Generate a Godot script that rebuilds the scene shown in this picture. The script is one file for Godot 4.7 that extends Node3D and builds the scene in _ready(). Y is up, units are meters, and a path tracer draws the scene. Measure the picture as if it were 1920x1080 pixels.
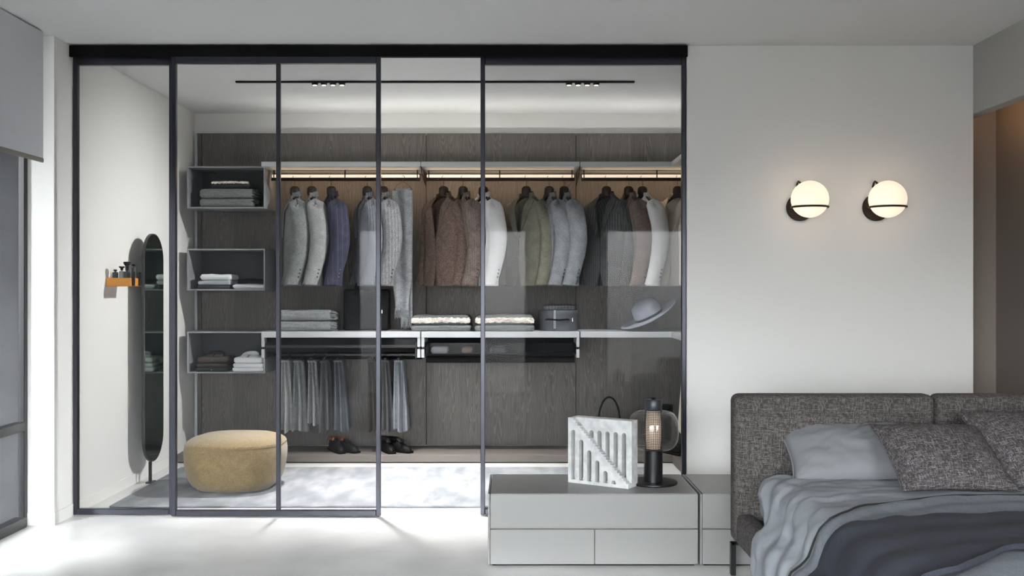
extends Node3D

# ---------------------------------------------------------------- names and metas
var used := {}

func numbered(called: String) -> String:
	var n: int = used.get(called, -1) + 1
	used[called] = n
	return called if n == 0 else "%s_%03d" % [called, n]

func tag(o: Node3D, label: String, category: String, group := "") -> Node3D:
	o.set_meta("label", label)
	o.set_meta("category", category)
	if group:
		o.set_meta("group", group)
	return o

func thing(called: String, label: String, category: String, at := Vector3.ZERO, turn := 0.0, group := "") -> Node3D:
	var o := Node3D.new()
	o.name = numbered(called)
	add_child(o, true)
	o.position = at
	o.rotation.y = turn
	tag(o, label, category, group)
	return o

func part(parent: Node3D, called: String, mesh: Mesh, mat: Material, at := Vector3.ZERO, turn := Vector3.ZERO) -> MeshInstance3D:
	var m := MeshInstance3D.new()
	m.name = called if parent != self else numbered(called)
	m.mesh = mesh
	m.material_override = mat
	m.cast_shadow = GeometryInstance3D.SHADOW_CASTING_SETTING_ON
	if parent != self:
		var n := 0
		while parent.has_node(NodePath(m.name)):
			n += 1
			m.name = "%s_%03d" % [called, n]
	parent.add_child(m, true)
	m.position = at
	m.rotation = turn
	return m

func struct(called: String, mesh: Mesh, mat: Material, at := Vector3.ZERO) -> MeshInstance3D:
	var m := part(self, called, mesh, mat, at)
	m.set_meta("kind", "structure")
	return m

# ---------------------------------------------------------------- mesh helpers (corners given counter-clockwise seen from outside)
func nst() -> SurfaceTool:
	var st := SurfaceTool.new()
	st.begin(Mesh.PRIMITIVE_TRIANGLES)
	return st

func fin(st: SurfaceTool) -> ArrayMesh:
	st.generate_normals()
	return st.commit()

func tri(st: SurfaceTool, a: Vector3, b: Vector3, c: Vector3) -> void:
	for p in [a, c, b]:
		st.set_uv(Vector2(p.x, p.y))
		st.add_vertex(p)

func quad(st: SurfaceTool, a: Vector3, b: Vector3, c: Vector3, d: Vector3) -> void:
	tri(st, a, b, c)
	tri(st, a, c, d)

func axis_point(axis: int, s: float, p: float, q: float) -> Vector3:
	if axis == 0:
		return Vector3(s, p, q)
	if axis == 1:
		return Vector3(q, s, p)
	return Vector3(p, q, s)

# a box with chamfered edges
func add_box(st: SurfaceTool, size: Vector3, at := Vector3.ZERO, b := 0.002, xf := Transform3D()) -> void:
	st.set_smooth_group(-1)
	var h := size / 2.0
	b = minf(b, minf(h.x, minf(h.y, h.z)) * 0.9)
	for axis in 3:
		var hs: float = h[axis]
		var hp: float = h[(axis + 1) % 3]
		var hq: float = h[(axis + 2) % 3]
		for s in [-1.0, 1.0]:
			var c := []
			for k in [[-1, -1], [1, -1], [1, 1], [-1, 1]]:
				c.append(xf * (at + axis_point(axis, s * hs, k[0] * (hp - b), k[1] * (hq - b))))
			if s > 0:
				quad(st, c[0], c[1], c[2], c[3])
			else:
				quad(st, c[3], c[2], c[1], c[0])
			# edge strip towards the next axis
			for t in [-1.0, 1.0]:
				var e := [
					xf * (at + axis_point(axis, s * hs, t * (hp - b), -(hq - b))), xf * (at + axis_point(axis, s * hs, t * (hp - b), hq - b)),
					xf * (at + axis_point(axis, s * (hs - b), t * hp, hq - b)), xf * (at + axis_point(axis, s * (hs - b), t * hp, -(hq - b)))]
				if s * t < 0:
					quad(st, e[0], e[1], e[2], e[3])
				else:
					quad(st, e[3], e[2], e[1], e[0])
	for sx in [-1.0, 1.0]:
		for sy in [-1.0, 1.0]:
			for sz in [-1.0, 1.0]:
				var p := xf * (at + Vector3(sx * h.x, sy * (h.y - b), sz * (h.z - b)))
				var q := xf * (at + Vector3(sx * (h.x - b), sy * h.y, sz * (h.z - b)))
				var r := xf * (at + Vector3(sx * (h.x - b), sy * (h.y - b), sz * h.z))
				if sx * sy * sz > 0:
					tri(st, p, q, r)
				else:
					tri(st, p, r, q)

func box(size: Vector3, b := 0.002, at := Vector3.ZERO) -> ArrayMesh:
	var st := nst()
	add_box(st, size, at, b)
	return fin(st)

func span(x0: float, x1: float, y0: float, y1: float, z0: float, z1: float, b := 0.002) -> ArrayMesh:
	return box(Vector3(x1 - x0, y1 - y0, z1 - z0), b, Vector3(x0 + x1, y0 + y1, z0 + z1) / 2.0)

# a surface over (u, v); outside is du x dv
func add_grid(st: SurfaceTool, nu: int, nv: int, f: Callable, group := 0, flip := false) -> void:
	st.set_smooth_group(group)
	var p := []
	for j in nv + 1:
		for i in nu + 1:
			p.append(f.call(float(i) / nu, float(j) / nv))
	var w := nu + 1
	for j in nv:
		for i in nu:
			var k := [j * w + i, j * w + i + 1, (j + 1) * w + i + 1, (j + 1) * w + i]
			var uv := [Vector2(float(i) / nu, float(j) / nv), Vector2(float(i + 1) / nu, float(j) / nv), Vector2(float(i + 1) / nu, float(j + 1) / nv), Vector2(float(i) / nu, float(j + 1) / nv)]
			var order := [0, 2, 1, 0, 3, 2] if not flip else [0, 1, 2, 0, 2, 3]
			for t in order:
				st.set_uv(uv[t])
				st.add_vertex(p[k[t]])

# the same surface with a thickness inwards and closed rims
func add_slab(st: SurfaceTool, nu: int, nv: int, f: Callable, thick: float, groups := 0) -> void:
	var e := 0.002
	var under := func(u: float, v: float) -> Vector3:
		var u0: float = clampf(u, e, 1.0 - e)
		var v0: float = clampf(v, e, 1.0 - e)
		var n: Vector3 = (f.call(u0 + e, v0) - f.call(u0 - e, v0)).cross(f.call(u0, v0 + e) - f.call(u0, v0 - e)).normalized()
		return f.call(u, v) - n * thick
	add_grid(st, nu, nv, f, groups)
	add_grid(st, nu, nv, under, groups + 1, true)
	add_grid(st, nu, 1, func(u: float, v: float) -> Vector3: return f.call(u, 0.0) if v > 0.5 else under.call(u, 0.0), groups + 2)
	add_grid(st, nu, 1, func(u: float, v: float) -> Vector3: return under.call(u, 1.0) if v > 0.5 else f.call(u, 1.0), groups + 3)
	add_grid(st, 1, nv, func(u: float, v: float) -> Vector3: return f.call(0.0, v) if u > 0.5 else under.call(0.0, v), groups + 4)
	add_grid(st, 1, nv, func(u: float, v: float) -> Vector3: return under.call(1.0, v) if u > 0.5 else f.call(1.0, v), groups + 5)

func add_lathe(st: SurfaceTool, profile: Array, segs := 32, at := Vector3.ZERO, smooth := true, xf := Transform3D()) -> void:
	# profile from bottom to top as [radius, height]; runs of equal smoothness, a repeated point makes a crease
	var g := 10
	var start := 0
	for k in range(1, profile.size() + 1):
		if k == profile.size() or (profile[k][0] == profile[k - 1][0] and profile[k][1] == profile[k - 1][1]):
			var run := profile.slice(start, k)
			if run.size() > 1:
				var f := func(u: float, v: float) -> Vector3:
					var r: Array = run[roundi(v * (run.size() - 1))]
					var a := -u * TAU
					if u > 0.9999:
						a = 0.0
					return xf * (at + Vector3(r[0] * cos(a), r[1], r[0] * sin(a)))
				add_grid(st, segs, run.size() - 1, f, g if smooth else -1)
			g += 1
			start = k

func lathe(profile: Array, segs := 32) -> ArrayMesh:
	var st := nst()
	add_lathe(st, profile, segs)
	return fin(st)

func add_tube(st: SurfaceTool, pts: Array, r: Variant, segs := 8, caps := true) -> void:
	var frames := []
	var side := Vector3.ZERO
	for i in pts.size():
		var d: Vector3 = (pts[mini(i + 1, pts.size() - 1)] - pts[maxi(i - 1, 0)]).normalized()
		if i == 0:
			side = d.cross(Vector3.UP if absf(d.y) < 0.9 else Vector3.RIGHT).normalized()
		else:
			side = (side - d * side.dot(d)).normalized()
		frames.append([side, d.cross(side).normalized()])
	var f := func(u: float, v: float) -> Vector3:
		var i := roundi(v * (pts.size() - 1))
		var a := u * TAU if u < 0.9999 else 0.0
		var rr: float = r[i] if r is Array else r
		return pts[i] + (frames[i][0] * cos(a) + frames[i][1] * sin(a)) * rr
	add_grid(st, segs, pts.size() - 1, f, 3)
	if caps:
		st.set_smooth_group(-1)
		for end in [0, pts.size() - 1]:
			for k in segs:
				var a: Vector3 = f.call(float(k) / segs, float(end) / (pts.size() - 1))
				var b: Vector3 = f.call(float(k + 1) / segs, float(end) / (pts.size() - 1))
				if end == 0:
					tri(st, pts[0], b, a)
				else:
					tri(st, pts[end], a, b)

func tube(pts: Array, r: Variant, segs := 8) -> ArrayMesh:
	var st := nst()
	add_tube(st, pts, r, segs)
	return fin(st)

func add_ball(st: SurfaceTool, r: float, at := Vector3.ZERO, segs := 12) -> void:
	var f := func(u: float, v: float) -> Vector3:
		var a := -u * TAU if u < 0.9999 else 0.0
		var b := (v - 0.5) * PI
		return at + Vector3(cos(a) * cos(b), sin(b), sin(a) * cos(b)) * r
	add_grid(st, segs, segs / 2, f, 4)

func ball(r: float, segs := 24) -> ArrayMesh:
	var st := nst()
	add_ball(st, r, Vector3.ZERO, segs)
	return fin(st)

# a padded box: round edges of radius r, optionally pushed about by bend(point, normal) -> point
func add_soft(st: SurfaceTool, size: Vector3, at: Vector3, r: float, mid := 6, bend: Variant = null) -> void:
	var h := size / 2.0
	r = minf(r, minf(h.x, minf(h.y, h.z)))
	var marks := []
	for axis in 3:
		var m := []
		var m4 := 4
		for k in m4:
			m.append(-h[axis] + r * (1.0 - cos(k * PI / 2.0 / m4)) * 0.999)
		var inner: float = h[axis] - r
		var n := maxi(1, mid)
		for k in n + 1:
			m.append(-inner + 2.0 * inner * k / n)
		for k in range(m4 - 1, -1, -1):
			m.append(h[axis] - r * (1.0 - cos(k * PI / 2.0 / m4)) * 0.999)
		marks.append(m)
	for axis in 3:
		var mp: Array = marks[(axis + 1) % 3]
		var mq: Array = marks[(axis + 2) % 3]
		for s in [-1.0, 1.0]:
			var f := func(u: float, v: float) -> Vector3:
				var p := axis_point(axis, s * h[axis], mp[roundi(u * (mp.size() - 1))], mq[roundi(v * (mq.size() - 1))])
				var inn := Vector3(clampf(p.x, -(h.x - r), h.x - r), clampf(p.y, -(h.y - r), h.y - r), clampf(p.z, -(h.z - r), h.z - r))
				var d := (p - inn).normalized()
				var res := inn + d * r
				if bend != null:
					res = bend.call(res, d)
				return (at + res).snapped(Vector3.ONE * 0.00001)
			add_grid(st, mp.size() - 1, mq.size() - 1, f, 7, s < 0)

func soft(size: Vector3, r: float, mid := 6, bend: Variant = null) -> ArrayMesh:
	var st := nst()
	add_soft(st, size, Vector3.ZERO, r, mid, bend)
	return fin(st)

# an outline in x, y pushed along z by depth
func add_prism(st: SurfaceTool, outline: PackedVector2Array, z0: float, z1: float) -> void:
	st.set_smooth_group(-1)
	if Geometry2D.is_polygon_clockwise(outline):
		outline.reverse()
	var idx := Geometry2D.triangulate_polygon(outline)
	for k in range(0, idx.size(), 3):
		var a := outline[idx[k]]
		var b := outline[idx[k + 1]]
		var c := outline[idx[k + 2]]
		if (b - a).cross(c - a) < 0:
			var t := b
			b = c
			c = t
		tri(st, Vector3(a.x, a.y, z1), Vector3(b.x, b.y, z1), Vector3(c.x, c.y, z1))
		tri(st, Vector3(a.x, a.y, z0), Vector3(c.x, c.y, z0), Vector3(b.x, b.y, z0))
	for k in outline.size():
		var a := outline[k]
		var b := outline[(k + 1) % outline.size()]
		quad(st, Vector3(a.x, a.y, z0), Vector3(b.x, b.y, z0), Vector3(b.x, b.y, z1), Vector3(a.x, a.y, z1))

# ---------------------------------------------------------------- materials
var wob := FastNoiseLite.new()

func mat(c: Color, rough := 0.7, metal := 0.0) -> StandardMaterial3D:
	var m := StandardMaterial3D.new()
	m.albedo_color = c
	m.roughness = rough
	m.metallic = metal
	return m

func glow(c: Color, e: float) -> StandardMaterial3D:
	var m := mat(c, 0.4)
	m.emission_enabled = true
	m.emission = c
	m.emission_energy_multiplier = e
	return m

func textured(img: Image, scale: Vector3, rough := 0.85, world := false) -> StandardMaterial3D:
	var m := mat(Color.WHITE, rough)
	m.albedo_texture = ImageTexture.create_from_image(img)
	m.uv1_triplanar = true
	m.uv1_world_triplanar = world
	m.uv1_triplanar_sharpness = 4.0
	m.uv1_scale = scale
	return m

func pane(c: Color, a: float) -> StandardMaterial3D:
	var m := mat(Color(c.r, c.g, c.b, a), 0.02)
	m.transparency = BaseMaterial3D.TRANSPARENCY_ALPHA
	m.cull_mode = BaseMaterial3D.CULL_DISABLED
	m.metallic_specular = 0.155
	return m

# woven cloth: speckle of two sizes, optional vertical stripes, ribs and horizontal checks
func cloth_image(base: Color, amp: float, grain: int, blot: float, stripe := 0, stripe_c := 0.0, seed_n := 1, side := 96) -> Image:
	var r := RandomNumberGenerator.new()
	r.seed = seed_n
	var img := Image.create(side, side, false, Image.FORMAT_RGB8)
	var cells := side / grain
	var g := []
	for k in cells * cells:
		g.append(r.randf_range(-1, 1))
	var n := FastNoiseLite.new()
	n.seed = seed_n
	n.frequency = 0.06
	for y in side:
		for x in side:
			var v: float = g[(y / grain % cells) * cells + x / grain % cells] * amp + r.randf_range(-1, 1) * amp * 0.5
			var fx := float(x) / side * TAU
			var fy := float(y) / side * TAU
			v += n.get_noise_3d(cos(fx) * 12.0, sin(fx) * 12.0 + cos(fy) * 12.0, sin(fy) * 12.0) * blot
			if stripe > 0 and x % stripe < 2:
				v += stripe_c
			img.set_pixel(x, y, Color(base.r * (1 + v), base.g * (1 + v), base.b * (1 + v)).clamp())
	return img

# slubby tweed: short light and dark threads lying both ways
func tweed_image(base: Color, light: Color, dark: Color, count: int, seed_n: int, side := 256) -> Image:
	var r := RandomNumberGenerator.new()
	r.seed = seed_n
	var img := Image.create(side, side, false, Image.FORMAT_RGB8)
	for y in side:
		for x in side:
			var v := 1.0 + r.randf_range(-0.25, 0.25)
			img.set_pixel(x, y, Color(base.r * v, base.g * v, base.b * v).clamp())
	for k in count:
		var c := light if r.randf() < 0.5 else dark
		c = base.lerp(c, r.randf_range(0.3, 1.0))
		var x := r.randi_range(0, side - 1)
		var y := r.randi_range(0, side - 1)
		var l := r.randi_range(4, 22)
		var across := r.randf() < 0.55
		for i in l:
			img.set_pixel((x + (i if across else 0)) % side, (y + (0 if across else i)) % side, c)
			if r.randf() < 0.6:
				img.set_pixel((x + (i if across else 1)) % side, (y + (1 if across else i)) % side, c)
	return img

func wood_image(dark: Color, light: Color, seed_n: int, w := 400, h := 800) -> Image:
	# dark oak veneer, 1.2 m by 2.5 m: fine upright grain and cathedral figure in each flitch
	var n := FastNoiseLite.new()
	n.seed = seed_n
	n.frequency = 1.0
	var r := RandomNumberGenerator.new()
	r.seed = seed_n
	var img := Image.create(w, h, false, Image.FORMAT_RGB8)
	var flitch := 6
	var offs := []
	for k in flitch + 1:
		offs.append([r.randf_range(0, 10), r.randf_range(3.0, 7.0) * (1 if r.randf() < 0.5 else -1), r.randf_range(0.35, 0.65), r.randf_range(-0.05, 0.05)])
	for x in w:
		var px := float(x) / w
		var k := int(px * flitch)
		var o: Array = offs[k]
		var xl: float = px * flitch - k - o[2]
		var streak := n.get_noise_2d(px * 190.0, 3.3)
		for y in h:
			var py := float(y) / h * 2.5
			var t: float = py * 1.6 + xl * xl * o[1] + n.get_noise_2d(px * 6.0 + o[0], py * 1.1) * 0.8 + o[0]
			var band := pow(0.5 + 0.5 * sin(t * 34.0 / (1.0 + 2.0 * absf(xl))), 2.0)
			var fine := n.get_noise_2d(px * 150.0, py * 4.0)
			var v: float = 0.5 + 0.34 * (band - 0.4) * (1.0 - absf(xl) * 1.1) + 0.22 * fine + 0.14 * streak + o[3]
			img.set_pixel(x, y, dark.lerp(light, clampf(v, 0, 1)))
	return img

func mottled_image(a: Color, b: Color, freq: float, seed_n: int, side := 256, speck := 0.02) -> Image:
	var n := FastNoiseLite.new()
	n.seed = seed_n
	n.frequency = freq
	n.fractal_octaves = 4
	var r := RandomNumberGenerator.new()
	r.seed = seed_n
	var img := n.get_seamless_image(side, side)
	img.convert(Image.FORMAT_RGB8)
	for y in side:
		for x in side:
			var v := img.get_pixel(x, y).r
			v = clampf((v - 0.5) * 1.6 + 0.5 + r.randf_range(-speck, speck) * 4.0, 0, 1)
			img.set_pixel(x, y, a.lerp(b, v))
	return img

var M := {}

func make_materials() -> void:
	wob.seed = 11
	wob.frequency = 1.0
	M.white = mat(Color(0.87, 0.87, 0.86), 0.85)
	M.ceiling = mat(Color(0.85, 0.855, 0.855), 0.9)
	M.floor = textured(mottled_image(Color(0.77, 0.77, 0.765), Color(0.85, 0.85, 0.845), 0.012, 5), Vector3.ONE / 2.4, 0.28, true)
	M.black = mat(Color(0.03, 0.03, 0.032), 0.7)
	M.black.metallic_specular = 0.25
	M.black_metal = mat(Color(0.09, 0.09, 0.1), 0.35, 0.3)
	M.anodised = mat(Color(0.23, 0.235, 0.265), 0.30, 0.7)
	M.door_glass = pane(Color(0.16, 0.17, 0.18), 0.10)
	M.lamp_glass = pane(Color(0.35, 0.34, 0.33), 0.10)
	M.lamp_glass.metallic_specular = 0.6
	M.frosted = mat(Color(0.74, 0.72, 0.68), 0.6)
	M.frosted.backlight_enabled = true
	M.frosted.backlight = Color(1, 1, 1)
	M.clear = pane(Color(0.9, 0.93, 0.93), 0.04)
	M.smoked = pane(Color(0.15, 0.155, 0.16), 0.12)
	M.shelf = mat(Color(0.70, 0.71, 0.72), 0.5)
	M.box_metal = mat(Color(0.55, 0.56, 0.575), 0.5)
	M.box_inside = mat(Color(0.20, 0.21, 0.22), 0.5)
	M.platform = mat(Color(0.40, 0.375, 0.36), 0.7)
	M.bronze = mat(Color(0.16, 0.13, 0.11), 0.4, 0.6)
	M.hanger = mat(Color(0.17, 0.115, 0.09), 0.5)
	M.wire = mat(Color(0.30, 0.26, 0.22), 0.3, 0.8)
	M.lining = mat(Color(0.06, 0.06, 0.065), 0.8)
	M.wood = []
	for k in 3:
		M.wood.append(textured(wood_image(Color(0.20, 0.19, 0.18), Color(0.50, 0.475, 0.455), 20 + k), Vector3(1 / 1.2, 1 / 2.5, 1 / 1.2), 0.6))
	var tw := {
		tweed_grey = [Color(0.444, 0.459, 0.459), 0.16, 1, 0.08, 0, 0.0], light_grey = [Color(0.533, 0.540, 0.540), 0.12, 1, 0.10, 0, 0.0],
		navy = [Color(0.200, 0.204, 0.266), 0.16, 1, 0.2, 12, 0.35], pin_grey = [Color(0.385, 0.400, 0.422), 0.12, 1, 0.06, 6, 0.3],
		mid_grey = [Color(0.45, 0.455, 0.465), 0.2, 1, 0.08, 8, 0.2], scarf = [Color(0.60, 0.61, 0.62), 0.14, 1, 0.14, 0, 0.0],
		brown = [Color(0.41, 0.345, 0.315), 0.3, 1, 0.12, 0, 0.0], taupe = [Color(0.43, 0.385, 0.36), 0.22, 1, 0.2, 5, 0.12],
		chalk = [Color(0.854, 0.858, 0.863), 0.03, 1, 0.02, 0, 0.0], olive = [Color(0.44, 0.435, 0.39), 0.10, 1, 0.1, 0, 0.0],
		silver = [Color(0.488, 0.503, 0.518), 0.12, 1, 0.12, 0, 0.0], charcoal = [Color(0.27, 0.275, 0.28), 0.15, 1, 0.08, 7, 0.35],
		fawn = [Color(0.45, 0.395, 0.365), 0.2, 1, 0.08, 0, 0.0], cream = [Color(0.776, 0.747, 0.689), 0.05, 1, 0.08, 0, 0.0],
		slate = [Color(0.296, 0.311, 0.326), 0.12, 1, 0.15, 0, 0.0], graphite = [Color(0.279, 0.284, 0.288), 0.12, 1, 0.15, 0, 0.0],
		umber = [Color(0.171, 0.149, 0.135), 0.15, 1, 0.15, 0, 0.0], throw = [Color(0.510, 0.523, 0.527), 0.14, 1, 0.08, 0, 0.0],
		felt = [Color(0.62, 0.64, 0.69), 0.06, 1, 0.1, 0, 0.0], dark_wool = [Color(0.171, 0.176, 0.184), 0.15, 1, 0.15, 0, 0.0],
		navy_throw = [Color(0.125, 0.14, 0.178), 0.2, 1, 0.10, 0, 0.0], duvet = [Color(0.405, 0.427, 0.455), 0.08, 1, 0.1, 0, 0.0], fur = [Color(0.892, 0.854, 0.815), 0.12, 2, 0.3, 0, 0.0]}
	var k := 40
	for name_of in tw:
		var a: Array = tw[name_of]
		k += 1
		M[name_of] = textured(cloth_image(a[0], a[1], a[2], a[3], a[4], a[5], k), Vector3.ONE * 3.45, 0.95)
	M.linen = mat(Color(0.505, 0.522, 0.545), 0.9)
	M.pillow = mat(Color(0.445, 0.455, 0.467), 0.9)
	M.shirt_white = mat(Color(0.86, 0.87, 0.88), 0.9)
	M.shirt_grey = mat(Color(0.62, 0.64, 0.66), 0.9)
	M.shirt_dark = mat(Color(0.235, 0.225, 0.23), 0.9)
	M.shirt_black = mat(Color(0.12, 0.125, 0.13), 0.9)
	M.head = textured(tweed_image(Color(0.265, 0.25, 0.245), Color(0.42, 0.405, 0.395), Color(0.13, 0.12, 0.12), 3600, 3), Vector3.ONE * 3.4, 0.95)
	M.cushion = textured(tweed_image(Color(0.26, 0.245, 0.25), Color(0.52, 0.505, 0.51), Color(0.10, 0.095, 0.105), 3200, 4), Vector3.ONE * 3.6, 0.95)
	M.pouf = textured(cloth_image(Color(0.44, 0.375, 0.25), 0.22, 1, 0.12, 0, 0.0, 8, 128), Vector3.ONE * 3.6, 0.9)
	M.pouf.rim_enabled = true
	M.pouf.rim = 0.5
	M.pouf.rim_tint = 0.5
	M.rug = textured(mottled_image(Color(0.45, 0.465, 0.485), Color(0.57, 0.58, 0.595), 0.02, 9, 256, 0.03), Vector3(1.1, 1, 0.4), 0.95, true)
	M.mustard = mat(Color(0.80, 0.53, 0.16), 0.55)
	M.chest = mat(Color(0.46, 0.46, 0.455), 0.35)
	M.plaster = textured(mottled_image(Color(0.66, 0.67, 0.67), Color(0.75, 0.755, 0.755), 0.03, 12, 128, 0.05), Vector3.ONE * 4.0, 0.9)
	M.mirror = mat(Color(0.52, 0.58, 0.53), 0.03, 1.0)
	M.leather = mat(Color(0.04, 0.04, 0.043), 0.55)
	M.leather.metallic_specular = 0.3
	M.case = mat(Color(0.33, 0.345, 0.365), 0.55)
	M.tan = mat(Color(0.45, 0.25, 0.13), 0.6)
	M.blind = mat(Color(0.80, 0.81, 0.83), 0.9)
	M.blind.backlight_enabled = true
	M.blind.backlight = Color(0.45, 0.46, 0.48)
	M.dark_blind = mat(Color(0.36, 0.365, 0.375), 0.9)
	M.concrete = textured(mottled_image(Color(0.22, 0.225, 0.24), Color(0.27, 0.275, 0.29), 0.02, 15, 128, 0.03), Vector3.ONE * 0.8, 0.9)
	M.taupe_wall = mat(Color(0.56, 0.525, 0.495), 0.85)
	M.rear_wall = mat(Color(0.34, 0.34, 0.345), 0.9)
	M.chrome = mat(Color(0.75, 0.75, 0.77), 0.2, 1.0)

# ---------------------------------------------------------------- the scene
func _ready() -> void:
	camera_and_light()
	make_materials()
	room()
	closet_shell()
	doors()
	furniture()
	shelf_things()
	clothes()
	bed()

func camera_and_light() -> void:
	var cam := Camera3D.new()
	cam.name = "camera"
	cam.position = Vector3(0, 1.309, 0)
	cam.fov = 2.0 * rad_to_deg(atan(540.0 / 1900.0))
	cam.near = 0.05
	cam.far = 200.0
	cam.current = true
	add_child(cam)
	var sky_m := ProceduralSkyMaterial.new()
	sky_m.sky_top_color = Color(0.975, 0.99, 1.0)
	sky_m.sky_horizon_color = Color(0.49, 0.495, 0.50)
	sky_m.sky_curve = 0.25
	sky_m.ground_horizon_color = Color(0.47, 0.475, 0.48)
	sky_m.ground_curve = 0.03
	sky_m.ground_bottom_color = Color(0.22, 0.22, 0.22)
	sky_m.sky_energy_multiplier = 1.0
	var sky := Sky.new()
	sky.sky_material = sky_m
	var env := Environment.new()
	env.background_mode = Environment.BG_SKY
	env.sky = sky
	env.background_energy_multiplier = 49.0
	env.tonemap_mode = Environment.TONE_MAPPER_LINEAR
	env.tonemap_exposure = 1.85
	env.sdfgi_enabled = true
	env.ssao_enabled = true
	env.ssil_enabled = true
	var we := WorldEnvironment.new()
	we.name = "world"
	we.environment = env
	add_child(we)

func area_light(parent: Node3D, called: String, at: Vector3, look: Vector3, size: Vector2, c: Color, e: float) -> void:
	var l := AreaLight3D.new()
	l.name = called
	l.area_size = size
	l.light_color = c
	l.light_energy = e
	l.shadow_enabled = true
	l.set("area_range", 12.0)
	l.set("area_attenuation", 2.0)
	parent.add_child(l, true)
	l.look_at_from_position(at, at + look, Vector3.UP if absf(look.normalized().y) < 0.95 else Vector3.BACK)

func spot(parent: Node3D, called: String, at: Vector3, to: Vector3, angle: float, c: Color, e: float, size := 0.03) -> void:
	var l := SpotLight3D.new()
	l.name = called
	l.light_color = c
	l.light_energy = e
	l.spot_angle = angle
	l.spot_range = 14.0
	l.spot_attenuation = 2.0
	l.spot_angle_attenuation = 1.0
	l.light_size = size
	l.shadow_enabled = true
	parent.add_child(l, true)
	l.look_at_from_position(at, to, Vector3.UP if absf((to - at).normalized().y) < 0.95 else Vector3.BACK)

func omni(parent: Node3D, called: String, at: Vector3, c: Color, e: float, size := 0.03) -> void:
	var l := OmniLight3D.new()
	l.name = called
	l.light_color = c
	l.light_energy = e
	l.omni_range = 14.0
	l.omni_attenuation = 2.0
	l.light_size = size
	l.shadow_enabled = true
	parent.add_child(l, true)
	l.position = at

const CEIL := 2.70
const GLASS_Z := -5.81
const BACK := -8.065

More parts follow.
